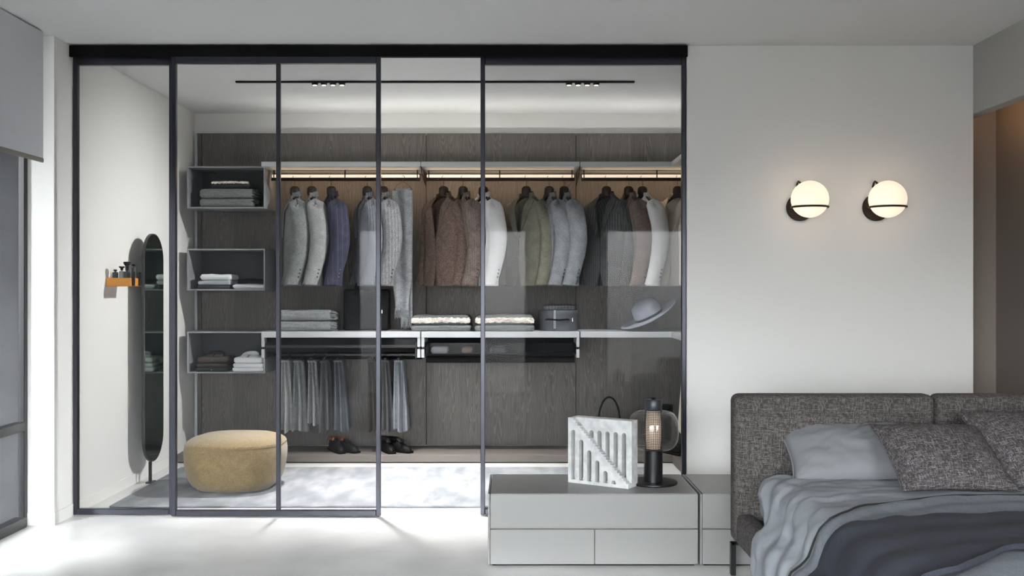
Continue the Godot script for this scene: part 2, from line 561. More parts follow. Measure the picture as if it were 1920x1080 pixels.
func room() -> void:
	struct("floor", span(-2.80, 3.15, -0.12, 0.0, -8.2, 0.60, 0.0005), M.floor)
	struct("ceiling", span(-2.80, 3.15, CEIL, CEIL + 0.15, -8.2, 0.60, 0.0005), M.ceiling)
	struct("wall_left", span(-2.676, -2.525, 0.0, CEIL, -8.2, -5.588, 0.001), M.white)
	struct("wall_back", span(-2.676, 1.85, 0.0, CEIL, -8.2, BACK, 0.001), M.white)
	struct("wall_front", span(1.003, 2.645, 0.0, CEIL, -5.93, GLASS_Z, 0.001), M.white)
	struct("wall_closet", span(1.75, 1.85, 0.0, CEIL, BACK, -5.93, 0.001), M.white)
	struct("wall_passage", span(1.85, 3.15, 0.0, CEIL, -6.45, -6.33, 0.001), M.taupe_wall)
	struct("wall_right", span(3.023, 3.15, 0.0, CEIL, -6.33, 0.60, 0.001), M.taupe_wall)
	# dropped beam along the right side with a warm light line in the cove behind it
	struct("trim_beam", span(2.645, 2.72, 2.307, CEIL, -6.33, 0.45, 0.001), mat(Color(0.66, 0.66, 0.65), 0.9))
	struct("ceiling_passage", span(2.72, 3.023, 2.50, 2.58, -6.33, 0.45, 0.001), M.ceiling)
	var cove := thing("cove_light", "warm light strip hidden behind the dropped beam at the right", "light strip", Vector3(2.735, 2.33, -3.0))
	part(cove, "profile", span(-0.014, 0.0, -0.01, 0.03, -3.2, 3.2, 0.001), M.bronze)
	part(cove, "led_strip", span(0.0, 0.006, 0.0, 0.02, -3.2, 3.2, 0.001), glow(Color(1.0, 0.72, 0.45), 2.0))
	area_light(cove, "cove_area_light", Vector3(2.75, 2.345, -3.2), Vector3(1, 0.2, 0), Vector2(6.0, 0.02), Color(1.0, 0.78, 0.56), 0.20)
	# baseboards
	struct("baseboard_left", span(-2.525, -2.519, 0.0, 0.070, -8.06, -5.584, 0.001), M.white)
	struct("baseboard_pier", span(-2.676, -2.519, 0.0, 0.070, -5.588, -5.582, 0.001), M.white)
	struct("baseboard_front", span(1.06, 2.645, 0.0, 0.070, GLASS_Z, GLASS_Z + 0.006, 0.001), M.white)
	# the window side on the left
	var wl := Node3D.new()
	wl.name = numbered("window_1")
	wl.set_meta("kind", "structure")
	add_child(wl, true)
	part(wl, "frame_post", span(-2.705, -2.670, 0.0, CEIL, -5.588, -5.548, 0.003), M.black_metal)
	part(wl, "frame_sill", span(-2.72, -2.655, 0.0, 0.055, -5.548, -4.2, 0.003), M.black_metal)
	part(wl, "frame_transom", span(-2.72, -2.665, 0.525, 0.575, -5.548, -4.2, 0.003), M.black_metal)
	part(wl, "frame_head", span(-2.72, -2.66, 2.62, CEIL, -5.548, -4.2, 0.003), M.black_metal)
	part(wl, "pane", span(-2.694, -2.686, 0.055, 0.525, -5.548, -4.2, 0.0005), M.clear)
	part(wl, "pane", span(-2.694, -2.686, 0.575, 2.62, -5.548, -4.2, 0.0005), M.clear)
	struct("wall_exterior", span(-3.6, -2.706, -0.3, 3.2, -6.0, -5.66, 0.002), M.concrete)
	struct("wall_balcony", span(-4.0, -3.9, -0.2, 2.72, -6.0, -3.7, 0.002), M.concrete)
	struct("wall_balcony_end", span(-3.9, -2.80, -0.2, 2.72, -2.7, -2.6, 0.002), M.concrete)
	struct("ceiling_balcony", span(-3.9, -2.80, 2.72, 2.9, -6.0, -1.5, 0.002), M.concrete)
	struct("floor_balcony", span(-3.9, -2.80, -0.2, -0.02, -6.0, -1.5, 0.002), M.concrete)
	struct("wall_left_rear", span(-2.80, -2.60, 0.0, CEIL, -4.2, 0.45, 0.001), M.rear_wall)
	# window wall behind the camera
	struct("wall_rear_left", span(-2.80, -1.85, 0.0, CEIL, 0.45, 0.60, 0.001), M.rear_wall)
	struct("wall_rear_middle", span(0.19, 1.115, 0.0, CEIL, 0.45, 0.60, 0.001), M.rear_wall)
	struct("wall_rear_right", span(2.15, 3.15, 0.0, CEIL, 0.45, 0.60, 0.001), M.rear_wall)
	var n := 2
	for w in [[-1.85, 0.19], [1.115, 2.15]]:
		var wr := Node3D.new()
		wr.name = "window_%d" % n
		n += 1
		wr.set_meta("kind", "structure")
		add_child(wr, true)
		part(wr, "frame_sill", span(w[0], w[1], 0.0, 0.05, 0.50, 0.56, 0.003), M.black_metal)
		part(wr, "frame_head", span(w[0], w[1], 2.64, CEIL, 0.50, 0.56, 0.003), M.black_metal)
		part(wr, "frame_post", span(w[0], w[0] + 0.035, 0.05, 2.64, 0.50, 0.56, 0.003), M.black_metal)
		part(wr, "frame_post", span(w[1] - 0.035, w[1], 0.05, 2.64, 0.50, 0.56, 0.003), M.black_metal)
		part(wr, "pane", span(w[0] + 0.035, w[1] - 0.035, 0.05, 2.64, 0.527, 0.533, 0.0005), M.clear)
		part(wr, "shade", span(w[0] + 0.01, w[1] - 0.01, 1.985, 2.66, 0.468, 0.472, 0.0005), M.dark_blind)
	# dark rug around the bed, below the picture's edge
	var br := part(self, "bed_rug", span(-1.7, 2.9, 0.001, 0.011, -4.40, 0.10, 0.004), M.dark_wool)
	tag(br, "dark wool rug on the floor around the bed", "rug")
	# roller blind at the left
	var b := thing("roller_blind", "pale grey fabric roller blind half lowered over the tall window", "blind", Vector3(-2.53, 1.985, -2.5))
	part(b, "fabric", span(-0.002, 0.002, 0.022, 0.70, -2.965, -1.72, 0.0005), M.blind)
	part(b, "bottom_bar", span(-0.006, 0.006, 0.0, 0.024, -2.965, -1.72, 0.003), mat(Color(0.50, 0.49, 0.46), 0.6))
	part(b, "roller", span(-0.03, 0.0, 0.675, 0.712, -2.965, -1.72, 0.008), M.blind)

func closet_shell() -> void:
	# wood panelling on the back and on the right return
	var wp := thing("wardrobe_panelling", "dark grey oak veneer panelling lining the back of the walk-in closet", "panelling", Vector3(0, 0, -8.03))
	var xs := [[-2.488, -2.458], [-2.454, -1.866], [-1.862, -0.681], [-0.677, 0.504], [0.508, 1.72]]
	var k := 0
	for x in xs:
		var m: StandardMaterial3D = M.wood[k % 3].duplicate()
		m.uv1_offset = Vector3(0.37 * k, 0.13 * k, 0)
		var p := part(wp, "panel", box(Vector3(x[1] - x[0], 2.469, 0.022), 0.0015), m, Vector3((x[0] + x[1]) / 2, 0.064 + 1.2345, 0.0))
		k += 1
	var wr := thing("return_panelling", "dark oak panelling on the right end of the closet, mostly hidden by the wall", "panelling", Vector3(1.734, 0.064, -6.98))
	for z in [[-1.02, 0.002], [0.006, 1.03]]:
		part(wr, "panel", box(Vector3(0.022, 2.469, z[1] - z[0]), 0.0015), M.wood[1], Vector3(0, 1.2345, (z[0] + z[1]) / 2))
	part(wp, "backing", span(-2.495, 1.72, 0.066, 2.52, -0.033, -0.012, 0.001), M.lining)
	# low platform
	var pl := thing("wardrobe_platform", "low taupe plinth platform running under the hanging clothes", "platform", Vector3(0, 0, 0))
	part(pl, "deck", span(-2.515, 1.74, 0.008, 0.062, -8.015, -7.57, 0.002), M.platform)
	var rp := thing("return_platform", "taupe plinth platform turning forwards at the right of the closet", "platform")
	part(rp, "deck", span(1.195, 1.72, 0.008, 0.062, -7.566, -5.95, 0.002), M.platform)
	part(rp, "base", span(1.21, 1.71, 0.0, 0.008, -7.55, -5.97, 0.0005), M.black)
	part(pl, "base", span(-2.50, 1.73, 0.0, 0.008, -8.0, -7.585, 0.0005), M.black)
	# shelves
	var sh := thing("upper_shelf", "long pale metal shelf above the lit clothes rails", "shelf", Vector3(0, 2.215, 0))
	for x in [[-1.866, -0.683], [-0.675, 0.502], [0.510, 1.715]]:
		part(sh, "board", span(x[0], x[1], -0.002, 0.034, -8.015, -7.54, 0.002), M.shelf)
	var rs := thing("return_shelf", "pale metal upper shelf turning forwards at the right door frame", "shelf", Vector3(0, 2.215, 0))
	part(rs, "board", span(1.185, 1.72, -0.002, 0.034, -7.538, -5.97, 0.002), M.shelf)
	# white light line lying on top of the shelf behind its front edge, washing the upper panels and the ceiling
	for x in [[-1.80, -0.72], [-0.64, 0.47], [0.55, 1.65]]:
		var lx: float = (x[0] + x[1]) / 2
		part(sh, "uplight_strip", span(x[0], x[1], 0.0345, 0.042, -7.80, -7.78, 0.001), glow(Color(1.0, 0.98, 0.95), 0.6))
		area_light(sh, "shelf_uplight", Vector3(lx, 2.215 + 0.046, -7.79), Vector3(0, 1, 0.35), Vector2(x[1] - x[0], 0.02), Color(1.0, 0.98, 0.95), 0.16)
	for x in [-0.679, 0.506]:
		var st := nst()
		add_prism(st, PackedVector2Array([Vector2(-7.54, 0.0), Vector2(-7.97, 0.0), Vector2(-7.97, -0.10), Vector2(-7.70, -0.055)]), -0.003, 0.003)
		var g := fin(st)
		part(sh, "gusset", g, M.bronze, Vector3(x, 0, 0), Vector3(0, PI / 2, 0)).transform = Transform3D(Basis(Vector3(0, 0, 1), Vector3(0, 1, 0), Vector3(-1, 0, 0)), Vector3(x, 0, 0))
	# lit rails
	var segs := [[-1.845, -0.705], [-0.658, 0.480], [0.532, 1.70]]
	var names := ["first lit bronze clothes rail over the grey jackets at the left", "middle lit bronze clothes rail holding the brown and olive jackets", "last lit bronze clothes rail over the charcoal and white jackets"]
	for i in 3:
		var x: Array = segs[i]
		var cx: float = (x[0] + x[1]) / 2
		var r := thing("clothes_rail", names[i], "clothes rail", Vector3(cx, 2.155, -7.77), 0.0, "lit clothes rails")
		var hw: float = (x[1] - x[0]) / 2
		part(r, "profile", span(-hw, hw, -0.025, -0.003, -0.014, 0.014, 0.003), M.bronze)
		part(r, "back_profile", span(-hw, hw, -0.003, 0.026, -0.014, -0.008, 0.001), M.bronze)
		part(r, "led_strip", span(-hw + 0.005, hw - 0.005, 0.001, 0.023, -0.008, 0.004, 0.003), glow(Color(1.0, 0.91, 0.80), 0.50))
		for bx in [-hw + 0.02, -0.005, hw - 0.02]:
			part(r, "hanger_bracket", span(bx - 0.004, bx + 0.004, 0.0, 0.058, -0.012, 0.008, 0.001), M.bronze)
		area_light(r, "rail_light", Vector3(cx, 2.150, -7.80), Vector3(0, -0.35, -1), Vector2(hw * 2 - 0.02, 0.02), Color(1.0, 0.86, 0.70), 0.085)
		area_light(r, "rail_light_front", Vector3(cx, 2.185, -7.76), Vector3(0, 0.4, 1), Vector2(hw * 2 - 0.02, 0.02), Color(1.0, 0.86, 0.70), 0.02)
	# lower shelf with drawer trays
	var lo := thing("lower_shelf", "long pale metal shelf carrying blankets, bag, hat box and hat", "shelf", Vector3(0, 0.94, 0))
	for x in [[-1.866, -0.683], [-0.675, 0.502], [0.510, 1.715]]:
		part(lo, "board", span(x[0], x[1], 0.0, 0.044, -8.015, -7.54, 0.002), M.shelf)
	var rl := thing("return_shelf", "pale metal lower shelf turning forwards beside the felt hat", "shelf", Vector3(0, 0.94, 0))
	part(rl, "board", span(1.185, 1.72, 0.0, 0.044, -7.538, -5.97, 0.002), M.shelf)
	for x in [[-1.866, -0.683], [-0.675, 0.502]]:
		for s in [[x[0], x[0] + 0.022], [x[1] - 0.022, x[1]]]:
			part(lo, "side_bracket", span(s[0], s[1], -0.070, 0.0, -8.0, -7.545, 0.001), M.shelf)
			part(lo, "lower_bracket", span(s[0], s[1], -0.150, -0.088, -8.0, -7.545, 0.001), M.shelf)
			part(lo, "bracket_joint", span(s[0] + 0.004, s[1] - 0.004, -0.088, -0.070, -8.0, -7.56, 0.001), M.black_metal)
	part(lo, "drawer_carcass", span(-1.840, -0.708, -0.112, -0.002, -8.0, -7.60, 0.001), M.black)
	part(lo, "drawer_back", span(-1.840, -0.708, -0.19, -0.112, -8.0, -7.95, 0.001), M.black)
	part(lo, "drawer_carcass", span(-0.650, 0.478, -0.150, -0.002, -8.0, -7.85, 0.001), M.black)
	var dr := thing("glass_front_drawer", "smoked glass fronted drawer under the lower shelf beneath the sheepskin cushions", "drawer", Vector3(-0.0865, 0.845, -7.56))
	part(dr, "front", span(-0.555, 0.555, -0.03, 0.055, -0.004, 0.004, 0.001), M.smoked)
	part(dr, "tray", span(-0.555, 0.555, -0.045, -0.030, -0.28, 0.0, 0.002), M.black)
	part(dr, "side", span(-0.565, -0.557, -0.03, 0.05, -0.28, -0.006, 0.001), M.black)
	part(dr, "side", span(0.557, 0.565, -0.03, 0.05, -0.28, -0.006, 0.001), M.black)
	for s in [[-0.46, 0.13, M.shirt_grey, "folded pale scarf seen through the left end of the glass drawer"], [-0.25, 0.09, M.fawn, "folded fawn scarf beside the pale one in the glass drawer"], [-0.02, 0.12, M.slate, "folded slate scarf in the middle of the glass drawer"]]:
		var sc := part(self, "folded_scarf", soft(Vector3(s[1], 0.05, 0.16), 0.02, 3), s[2], Vector3(-0.0865 + s[0], 0.8405, -7.70))
		tag(sc, s[3], "scarf", "scarves in the glass drawer")
	part(dr, "rail", span(-0.555, 0.555, -0.095, -0.05, -0.27, -0.01, 0.003), M.black)
	var tr := thing("trouser_rack", "dark pull-out trouser rack under the lower shelf at the left", "trouser rack", Vector3(-1.2745, 0.80, -7.77))
	part(tr, "front_bar", span(-0.56, 0.56, 0.063, 0.083, 0.205, 0.222, 0.002), M.black_metal)
	part(tr, "glass_front", span(-0.56, 0.56, 0.083, 0.13, 0.211, 0.216, 0.001), M.smoked)
	part(tr, "rail", span(-0.56, 0.56, -0.012, 0.005, -0.006, 0.006, 0.002), M.black_metal)
	part(tr, "side_arm", span(-0.565, -0.553, -0.015, 0.10, -0.22, 0.22, 0.002), M.black_metal)
	part(tr, "side_arm", span(0.553, 0.565, -0.015, 0.10, -0.22, 0.22, 0.002), M.black_metal)
	# three hanging open boxes at the left
	var words := ["open grey metal shelf box holding the folded grey blankets, topmost of three", "open grey metal shelf box holding loosely folded tops, middle of three", "open grey metal shelf box holding the dark and white shirts, lowest of three"]
	var ys := [[1.911, 2.230], [1.290, 1.606], [0.664, 0.979]]
	for i in 3:
		var y: Array = ys[i]
		var bx := thing("shelf_box", words[i], "shelf box", Vector3(-2.162, y[0], -7.66), 0.0, "open shelf boxes by the left wall")
		var h: float = y[1] - y[0]
		var w := 0.295
		var t := 0.011
		part(bx, "top_board", span(-w, w, h - t, h, -0.345, 0, 0.001), M.box_metal)
		part(bx, "bottom_board", span(-w, w, 0, t, -0.345, 0, 0.001), M.box_metal)
		part(bx, "side_board", span(-w, -w + t, t, h - t, -0.345, 0, 0.001), M.box_metal)
		part(bx, "side_board", span(w - t, w, t, h - t, -0.345, 0, 0.001), M.box_metal)
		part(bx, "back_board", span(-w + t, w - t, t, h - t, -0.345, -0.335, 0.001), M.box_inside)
	# upright at the left edge of the panelling
	struct("trim_upright", span(-2.512, -2.490, 0.062, 2.533, -8.05, -8.015, 0.002), M.shelf)
	# ceiling track
	var tl := thing("ceiling_track", "thin black ceiling light track with two groups of small spots", "track light", Vector3(-0.5165, CEIL - 0.012, -6.81))
	part(tl, "track", span(-1.34, 1.34, 0.0, 0.010, -0.012, 0.012, 0.001), M.black)
	for g in [-0.717, 0.991]:
		for i in 4:
			var gx: float = g + (i - 1.5) * 0.061
			var hd := part(tl, "spot_head", lathe([[0.0, -0.016], [0.019, -0.016], [0.019, -0.016], [0.024, 0.0], [0.024, 0.0], [0.0, 0.0]], 16), M.bronze, Vector3(gx, 0, 0))
			part(hd, "lens", lathe([[0.0, -0.0185], [0.014, -0.0185], [0.014, -0.0185], [0.014, -0.0162]], 16), glow(Color(1.0, 0.93, 0.84), 1.5))
			var at := Vector3(-0.5165 + gx, CEIL - 0.034, -6.81)
			if g > 0:
				spot(tl, "spot_light", at, Vector3(-2.5, 1.1 - 0.2 * i, -6.5 - 0.25 * i) if i < 3 else Vector3(0.2, 0.0, -6.8), 34.0 if i < 3 else 48.0, Color(1.0, 1.0, 0.99), 3.0)
			else:
				spot(tl, "spot_light", at, [Vector3(-0.9, 0.0, -6.6), Vector3(-0.7, 0.0, -6.5), Vector3(-0.4, 0.0, -6.6), Vector3(0.0, 0.0, -6.5)][i], 34.0, Color(1.0, 0.99, 0.98), 3.8)
	# rug
	var rug := part(self, "rug", span(-2.40, 0.98, 0.001, 0.013, -7.34, -6.03, 0.005), M.rug)
	tag(rug, "pale silvery rug lying on the closet floor under the pouf", "rug")

func door(called: String, label: String, x0: float, x1: float, z: float, top: float, mullions: Array, stile := 0.026) -> void:
	var d := thing(called, label, "sliding door", Vector3(0, 0, z), 0.0, "sliding glass doors of the closet")
	var a: Material = M.anodised
	part(d, "stile", span(x0, x0 + stile, 0.006, top, -0.016, 0.016, 0.003), a)
	part(d, "stile", span(x1 - stile, x1, 0.006, top, -0.016, 0.016, 0.003), a)
	part(d, "bottom_rail", span(x0 + stile, x1 - stile, 0.006, 0.040, -0.016, 0.016, 0.003), a)
	part(d, "top_rail", span(x0 + stile, x1 - stile, top - 0.05, top, -0.016, 0.016, 0.003), a)
	var left := x0 + stile
	for m in mullions + [x1 - stile + 0.012]:
		var right: float = m - 0.012
		if m < x1 - stile:
			part(d, "mullion", span(m - 0.012, m + 0.012, 0.040, top - 0.05, -0.014, 0.014, 0.003), a)
		part(d, "pane", span(left, right, 0.040, top - 0.05, -0.003, 0.003, 0.0005), M.door_glass)
		left = m + 0.012

func doors() -> void:
	var h := thing("sliding_door_track", "long black sliding door pelmet fixed under the ceiling across the closet", "door track", Vector3(-0.76, 2.628, -5.82))
	part(h, "cover", span(-1.765, 1.762, 0.0, 0.064, 0.026, 0.045, 0.002), M.black)
	part(h, "channel", span(-1.763, 1.76, 0.012, 0.070, -0.045, 0.026, 0.002), M.black)
	door("sliding_door", "leftmost single sliding glass door, in front of the mirror", -2.522, -1.945, -5.836, 2.640, [])
	door("sliding_door", "double-width sliding glass door in front of the pouf and trousers", -1.944, -0.750, -5.795, 2.640, [-1.335])
	door("sliding_door", "wide undivided sliding glass door behind the grey chest", -0.181, 1.001, -5.836, 2.640, [])

# ---------------------------------------------------------------- furniture
func sculpture() -> void:
	var o := thing("stair_sculpture", "pale plaster model of a staircase with rows of arches, on the chest", "sculpture", Vector3(0.279, 0.342, -5.048), -atan2(0.176, 0.28))
	var w := 0.331
	var hh := 0.322
	var steps := 26
	var arch := func(x0: float, x1: float, y0: float, y1: float) -> PackedVector2Array:
		var p := PackedVector2Array([Vector2(x0, y0), Vector2(x1, y0)])
		var r := (x1 - x0) / 2
		for k in 9:
			var a := PI * k / 8.0
			p.append(Vector2((x0 + x1) / 2 + r * cos(a), maxf(y1 - r, y0 + 0.001) + r * sin(a)))
		return p
	var outline := PackedVector2Array([Vector2(0, 0), Vector2(w, 0), Vector2(w, 0.012)])
	for k in range(steps):
		var x1 := w - (w - 0.018) * k / steps
		var x2 := w - (w - 0.018) * (k + 1) / steps
		var y := 0.012 + (hh - 0.012) * (k + 1) / steps
		outline.append(Vector2(x1, y))
		outline.append(Vector2(x2, y))
	outline.append(Vector2(0, hh))
	var csg := func(called: String, poly: PackedVector2Array, depth: float, holes: Array, at: Vector3) -> void:
		var c := CSGPolygon3D.new()
		c.name = called
		c.polygon = poly
		c.depth = depth
		c.material = M.plaster
		o.add_child(c, true)
		c.position = at
		for q in holes:
			var hcut := CSGPolygon3D.new()
			hcut.name = "arch"
			hcut.polygon = q
			hcut.depth = depth * 3
			hcut.operation = CSGShape3D.OPERATION_SUBTRACTION
			hcut.material = M.plaster
			c.add_child(hcut, true)
			hcut.position = Vector3(0, 0, depth)
	var fh := []
	var tops := [0.262, 0.216, 0.168, 0.122, 0.075, 0.034]
	for k in 6:
		fh.append(arch.call(0.018 + 0.0445 * k, 0.018 + 0.0445 * k + 0.0235, 0.016, tops[k]))
	csg.call("front_wall", outline, 0.030, fh, Vector3(0, 0, 0))
	var bh := []
	for k in 6:
		bh.append(arch.call(0.055 + 0.0445 * k, 0.055 + 0.0445 * k + 0.0235, 0.02, 0.262))
	csg.call("back_wall", PackedVector2Array([Vector2(0, 0), Vector2(w, 0), Vector2(w, hh), Vector2(0, hh)]), 0.066, bh, Vector3(0, 0, -0.038))
	# narrow flight of steps between the front wall and the arcade
	var st := nst()
	for k in steps:
		var x2 := w - (w - 0.018) * (k + 0.5) / steps
		var y := 0.012 + (hh - 0.012) * (k + 1) / steps
		add_box(st, Vector3((w - 0.018) / steps, 0.020, 0.007), Vector3(x2, y - 0.016, -0.034), 0.0005)
	part(o, "steps", fin(st), M.plaster)
	part(o, "base", span(0.0, w, 0.0, 0.012, -0.038, -0.030, 0.0005), M.plaster)

func table_lamp() -> void:
	var o := thing("table_lamp", "black table lamp with clear glass globe and glowing mesh core on the chest", "table lamp", Vector3(0.70, 0.3425, -5.02))
	part(o, "base", lathe([[0.0, 0.0], [0.117, 0.0], [0.117, 0.0], [0.119, 0.002], [0.119, 0.009], [0.117, 0.011], [0.117, 0.011], [0.0, 0.011]], 48), M.black_metal)
	part(o, "stem", lathe([[0.046, 0.011], [0.046, 0.165], [0.046, 0.165], [0.040, 0.168], [0.0, 0.168]], 32), M.black_metal)
	part(o, "cap", lathe([[0.0, 0.360], [0.040, 0.360], [0.040, 0.360], [0.042, 0.362], [0.042, 0.413], [0.040, 0.415], [0.040, 0.415], [0.0, 0.415]], 32), mat(Color(0.26, 0.27, 0.29), 0.4, 0.6))
	part(o, "knob", lathe([[0.0, 0.415], [0.010, 0.415], [0.011, 0.420], [0.018, 0.423], [0.018, 0.426], [0.0, 0.427]], 16), M.black_metal)
	# glass globe: a flattened jar with round shoulders
	var prof := []
	for k in 25:
		var a := -PI / 2 + PI * k / 24.0
		var e := 0.62
		prof.append([0.046 + 0.079 * pow(maxf(cos(a), 0.0), e), 0.262 + 0.096 * signf(sin(a)) * pow(absf(sin(a)), e + 0.2)])
	var gl := part(o, "glass_globe", lathe(prof, 48), M.lamp_glass)
	# wire mesh core
	var st := nst()
	var n := 30
	for k in n:
		var a := TAU * k / n
		add_tube(st, [Vector3(cos(a) * 0.040, 0.168, sin(a) * 0.040), Vector3(cos(a) * 0.043, 0.215, sin(a) * 0.043), Vector3(cos(a) * 0.043, 0.305, sin(a) * 0.043), Vector3(cos(a) * 0.040, 0.36, sin(a) * 0.040)], 0.0012, 4, false)
	for k in 23:
		var y := 0.172 + 0.0083 * k
		var ring := []
		for i in 25:
			ring.append(Vector3(cos(TAU * i / 24.0) * 0.0425, y, sin(TAU * i / 24.0) * 0.0425))
		add_tube(st, ring, 0.0012, 4, false)
	part(o, "wire_mesh", fin(st), M.black_metal)
	part(o, "diffuser", lathe([[0.034, 0.170], [0.037, 0.215], [0.037, 0.305], [0.034, 0.358]], 32), M.frosted)
	part(o, "bulb", lathe([[0.0, 0.222], [0.008, 0.224], [0.015, 0.240], [0.016, 0.262], [0.015, 0.286], [0.008, 0.302], [0.0, 0.304]], 20), glow(Color(1.0, 0.87, 0.72), 1.0))
	omni(o, "lamp_light", Vector3(0, 0.245, 0), Color(1.0, 0.86, 0.70), 0.004, 0.012)
	omni(o, "lamp_light", Vector3(0, 0.282, 0), Color(1.0, 0.86, 0.70), 0.004, 0.012)

func chest(called: String, label: String, x0: float, x1: float, split: float) -> void:
	var d := thing(called, label, "chest", Vector3(x0, 0.0, -4.762), 0.0, "low grey chests")
	var w := x1 - x0
	part(d, "plinth", span(0.02, w - 0.02, 0.0, 0.012, -0.48, -0.02, 0.001), M.black)
	part(d, "body", span(0.006, w - 0.004, 0.010, 0.318, -0.500, -0.022, 0.001), M.chest)
	part(d, "top_panel", span(0.012, w - 0.006, 0.320, 0.342, -0.500, -0.004, 0.0015), M.chest)
	part(d, "side_panel", span(0.0, 0.009, 0.008, 0.341, -0.501, 0.0, 0.001), M.chest)
	part(d, "top_drawer", span(0.011, w - 0.006, 0.182, 0.339, -0.020, 0.0, 0.0015), M.chest)
	part(d, "lower_drawer", span(0.011, split - 0.0015, 0.010, 0.174, -0.020, 0.0, 0.0015), M.chest)
	part(d, "lower_drawer", span(split + 0.0015, w - 0.006, 0.010, 0.174, -0.020, 0.0, 0.0015), M.chest)

func sconce(x: float, label: String) -> void:
	var o := thing("wall_lamp", label, "wall lamp", Vector3(x, 1.806, GLASS_Z), 0.0, "globe wall lamps")
	var z := 0.138
	part(o, "wall_plate", lathe([[0.0, 0.0], [0.078, 0.0], [0.078, 0.0], [0.078, 0.016], [0.075, 0.019], [0.075, 0.019], [0.0, 0.019]], 40), M.bronze, Vector3(-0.018, -0.036, 0.001), Vector3(PI / 2, 0, 0))
	part(o, "arm", tube([Vector3(-0.018, -0.044, 0.015), Vector3(-0.014, -0.044, 0.035)], 0.012, 12), M.bronze)
	part(o, "globe", ball(0.1035, 40), glow(Color(1.0, 0.91, 0.81), 0.44), Vector3(0, 0, z))
	var ring := []
	for i in 49:
		ring.append(Vector3(cos(TAU * i / 48.0) * 0.100, -0.044, z + sin(TAU * i / 48.0) * 0.100))
	part(o, "ring", tube(ring, 0.006, 10), M.bronze)
	part(o, "hook", tube([Vector3(-0.035, 0.08, 0.002), Vector3(-0.035, 0.104, 0.02), Vector3(-0.034, 0.110, 0.035), Vector3(-0.03, 0.10, 0.055), Vector3(-0.026, 0.075, 0.068)], 0.006, 8), M.bronze)
	omni(o, "globe_light", Vector3(0, 0, z), Color(1.0, 0.88, 0.76), 0.010, 0.09)

